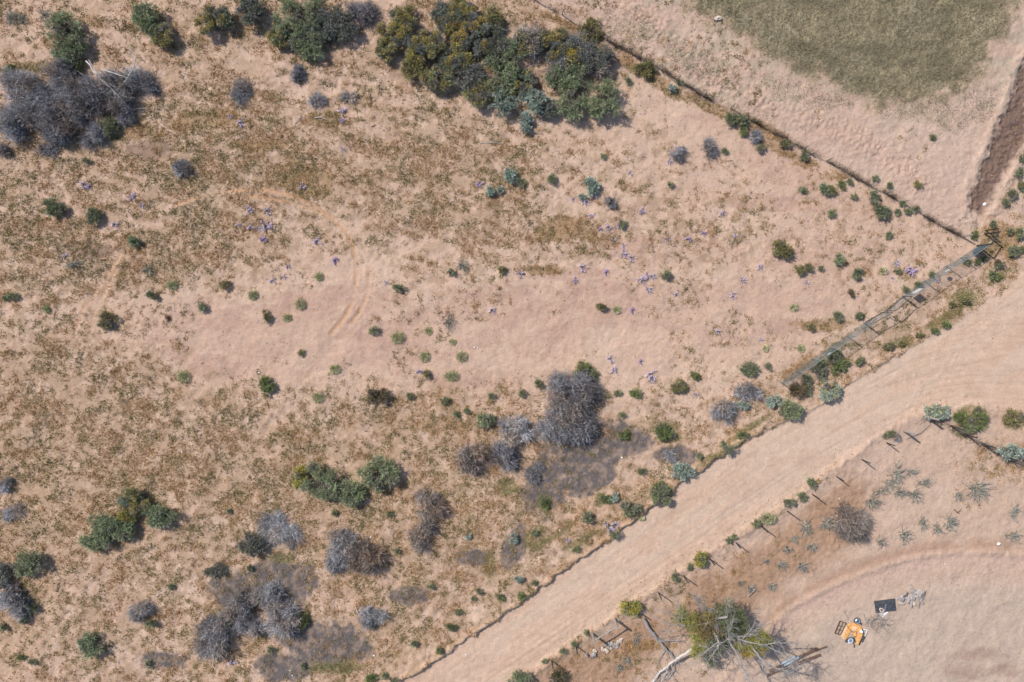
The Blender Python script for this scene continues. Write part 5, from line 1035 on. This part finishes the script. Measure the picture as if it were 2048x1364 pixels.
for k, (a, b, lab) in enumerate([((1150,450),(1055,540),'longest pale slat sticking out from under the dark sheet'),((1100,462),(1020,520),'middle pale slat sticking out from under the dark sheet'),((1050,465),(990,492),'shortest pale slat at the lower left corner of the dark sheet')]):
    c = MB(); c.box(G(*z4(*a), .05), G(*z4(*b), .05), .13, .03); tag(c.obj('pale_slat', M['white'] if k < 1 else M['palewood']), lab, 'slat', 'pale slats by the dark sheet')
# rock heap by the sheet: elongated grey stones and bleached wood pieces
r = nr(); HP = [(1500,190),(1540,160),(1580,80),(1610,110),(1640,130),(1670,155),(1700,105),(1720,110),(1740,180),(1720,210),(1760,160),(1690,230),(1600,190),(1560,200),(1530,230),(1550,270),(1575,300),(1500,240),(1460,180),(1435,150),(1450,210),(1400,200),(1360,230),(1330,215),(1390,310),(1650,200),(1620,160),(1560,110)]
for k, (x, y) in enumerate(HP):
    c = MB(); c.rock((0, 0, 0), r.uniform(.16, .30), .5, r); ob = c.obj('stone', M['rock'] if k % 4 else M['tan'], None, G(*z4(x, y), .10+r.uniform(0, .12)*(k % 2))); ob.scale = (1.5, .75, .8); ob.rotation_euler = (0, r.uniform(-.3, .3), r.uniform(0, 3.14))
    tag(ob, 'grey stone in the loose heap to the right of the dark sheet', 'stone', 'stones heaped beside the dark sheet')
for a, b, rad, lab in [((1640,150),(1675,400),.05,'grey stick pointing down out of the stone heap'),((1690,190),(1805,85),.03,'thin dark stick pointing up right out of the stone heap'),((1395,175),(1500,125),.07,'short dark log on the upper left of the stone heap')]:
    c = MB(); c.tube([G(*z4(*a), .3), G(*z4((a[0]+b[0])/2+8, (a[1]+b[1])/2), .28), G(*z4(*b), .05)], [rad, rad*.9, rad*.5], 7); tag(c.obj('stick', M['beam' if 'dark' in lab else 'bark']), lab, 'stick')
branchy('root_clump', 'wood', [([(*z4(765,570),.1),(*z4(830,610),.2),(*z4(880,640),.12)],.09,.05),([(*z4(870,620),.1),(*z4(905,590),.2),(*z4(960,545),.25)],.05,.02),([(*z4(900,640),.1),(*z4(960,660),.15),(*z4(1040,680),.08)],.04,.02)], 'small dry root clump between the metal bowl and the dark sheet', 'root', 2.2, (.36,.31,.28))
c = MB(); c.tube([G(*z4(*p), .05) for p in ((740,490),(765,560),(790,640),(800,720))], [.05,.04,.03,.02], 6); tag(c.obj('fallen_stick', M['bark']), 'thin curved stick between the metal bowl and the root clump', 'stick')
c = MB(); c.tube([G(*z4(*p), .05) for p in ((400,440),(430,480),(470,540),(480,600))], [.03,.03,.02,.02], 6); tag(c.obj('fallen_stick', M['wood']), 'thin curved stick above the orange sheet, left of the metal bowl', 'stick')
# stones by the brace posts
def z6(x, y): return (1120+x/8.318, 1200+y/8.318)
r = nr()
for k, (x, y) in enumerate([(820,720),(850,715),(880,735),(910,745),(945,725),(800,760),(770,740),(960,690),(1000,680),(1010,650),(780,840),(740,820),(700,800),(840,790),(930,770)]):
    c = MB(); c.rock((0, 0, 0), r.uniform(.15, .24), .6, r); ob = c.obj('stone', M['rock'] if k < 7 else M['tan'], None, G(*z6(x, y), .09)); ob.scale = (.7, 1.5, .9) if k < 7 else (1.1, .9, .6); ob.rotation_euler = (0, 0, r.uniform(.1, .5)); tag(ob, 'stone in the low pile beside the timber brace of the road fence', 'stone', 'stones piled beside the timber brace')
for x, y, s, lab in [(445,900,.20,'pale round stone left of the twin stones near the fence brace'),(555,895,.27,'largest round grey stone near the fence brace'),(580,835,.22,'brownish stone touching the largest round stone near the fence brace')]:
    c = MB(); c.rock((0, 0, 0), s, .7, r); tag(c.obj('stone', M['rock' if s != .22 else 'tan'], None, G(*z6(x, y), s*.4)), lab, 'stone')
for x, y, s, m, lab in [(1972,408,.17,'white','white stone at the bottom end of the dark soil ditch'),(1996,1087,.15,'white','white block on the sand at the right side of the enclosure'),(1234,1240,.20,'tan','pale knob of stone at the foot of the tall brace post'),(1435,38,.32,'tan','pale red earth clump at the field edge near the top')]:
    c = MB(); c.rock((0, 0, 0), s, .6, r); tag(c.obj('stone', M[m], None, G(x, y, s*.3)), lab, 'stone')
# scraps of pale litter
r = nr(); SCR = [(1465,803),(1464,790),(742,1073),(719,1262),(1119,1059),(1136,1001),(580,1340),(585,1350),(597,1271),(748,1310),(518,745),(516,797),(949,694),(932,1308),(955,695),(365,903),(432,1333),(1890,1128),(1678,997),(1243,914)]
for k, (x, y) in enumerate(SCR):
    n = 7; c = MB(); R0 = r.uniform(.07, .15); W = [(R0*math.cos(a)*r.uniform(.6, 1.2), R0*math.sin(a)*r.uniform(.5, 1)) for a in np.linspace(0, 6.28, n, False)]
    c.prism(W, 0, .02); ob = c.obj('litter_scrap', M['white'], None, G(x, y, .06)); ob.rotation_euler = (r.uniform(-.3, .3), r.uniform(-.3, .3), 0); ob['category'] = 'litter'; ob['group'] = 'scraps of pale litter'; ob.scale = (.7, .7, .7)
    PLACED.append((ob, x, y, 'tiny white scrap of litter'))
# lone brown dry tuft and earth mound
v, f, c, _ = strands(np.tile([[0, 0, -.02]], (160, 1)), dome(160, r, .05)*[.3, .42, .4], .03, .01, .006, cvar((.30,.16,.10), 160, r), r, 2)
o = thing('rust_brown_tuft', G(337, 636), 'lone rust brown dry tuft at the left end of the bare pink crust', 'tuft'); link('stems', mesh('stems', v, f, M['twig'], c), o)
# ---------------- labels that single each plant out ----------------
LM = [(135,60,'the tall shrub at top left'),(110,215,'the long dead thicket'),(255,170,'the bleached fallen branch'),(605,40,'the large green mound at the top'),(850,90,'the left half of the flowering thicket'),(1072,200,'the two silvery shrubs'),(1210,202,'the round shrub at the thicket tip'),
 (610,365,'the wide brown grass patch'),(520,376,'the top of the curved wheel track'),(735,510,'the bend of the wheel tracks'),(660,690,'the lower end of the curved track'),(430,660,'the bare pink crust'),(366,338,'the lone fan shaped grey bush'),(109,413,'the dark round bush at far left'),
 (1135,815,'the biggest dead mound'),(1000,870,'the spiky central dead shrubs'),(690,965,'the green trio'),(850,1035,'the stacked dead pair'),(562,1055,'the dark hemispherical dead shrub'),(265,1030,'the lower left bush group'),(58,1124,'the lone bush near the left edge'),(280,1222,'the small round grey bush'),(183,1290,'the round bush near the bottom left'),(490,1240,'the bottom dead cluster'),(745,1233,'the small oval grey bush'),(700,1100,'the irregular dead pair'),
 (1180,378,'the silvery pair with wildflowers'),(1565,496,'the olive round bush at right'),(1713,547,'the dark bush left of the fence'),(1767,620,'the steel gate'),(1830,580,'the big white plate'),(1640,735,'the dark bushes behind the mesh'),(1960,480,'the fence corner'),(1475,805,'the dead brush near the road'),(1580,818,'the green shrub on the bank'),(1360,940,'the blue silver rosette'),(1318,990,'the green shrub on the bank edge'),(1257,1016,'the round bush on the bank'),
 (1000,1232,'the lower road edge'),(1229,1236,'the tall brace post'),(1402,1118,'the middle yellow fence shrub'),(1536,1037,'the topmost fence shrub'),(1706,1050,'the feathery brown bush'),(1450,1265,'the broken tree'),(1872,824,'the road bend shrub'),(2026,903,'the big silvery shrub at right'),(1768,1212,'the dark sheet'),(1480,238,'the weedy stretch of field fence'),(1653,340,'the middle of the field fence'),(1750,405,'the lower field fence'),(1990,300,'the dark ditch'),(797,572,'the small dark bush right of the tracks'),(923,713,'the pale tufts in the centre'),(757,793,'the brown and green bush'),(1281,723,'the two full wildflowers above the bank'),(1165,534,'the brightest wildflower'),(516,455,'the wildflower cluster in the track loop')]
DIR = ['right of', 'above and right of', 'above', 'above and left of', 'left of', 'below and left of', 'below', 'below and right of']
cand = {}
groups_ = {}
for i, (ob, x, y, look) in enumerate(PLACED):
    d = sorted(((math.dist((x, y), (a, b)), a, b, n) for a, b, n in LM), key=lambda t: t[0])
    d0 = [t for t in d if t[0] > 12][0]; dist, a, b, n = d0
    ang = math.degrees(math.atan2(b-y, x-a)) % 360; dr = DIR[int((ang+22.5)//45) % 8]
    wd = 'just ' if dist < 45 else '' if dist < 95 else 'well '
    groups_.setdefault(f'{look} {wd}{dr} {n}', []).append((x, y, ob))
ORD = ['leftmost', 'second from left', 'third from left', 'fourth from left', 'fifth from left', 'sixth from left', 'seventh from left', 'eighth from left', 'ninth from left', 'tenth from left']
used = set()
for k, L_ in groups_.items():
    L_.sort(key=lambda t: (t[0], t[1]))
    for i, (x, y, ob) in enumerate(L_):
        if len(L_) == 1: s = k
        elif len(L_) == 2: s = (('left one of two, ' if i == 0 else 'right one of two, ')+k)
        else: s = ('rightmost' if i == len(L_)-1 else ORD[i])+', '+k
        wds = s.split()
        if len(wds) > 16: s = s.replace('above and ', 'upper ').replace('below and ', 'lower ').replace(' one of two', ''); s = ' '.join(s.split()[:16])
        ob['label'] = s
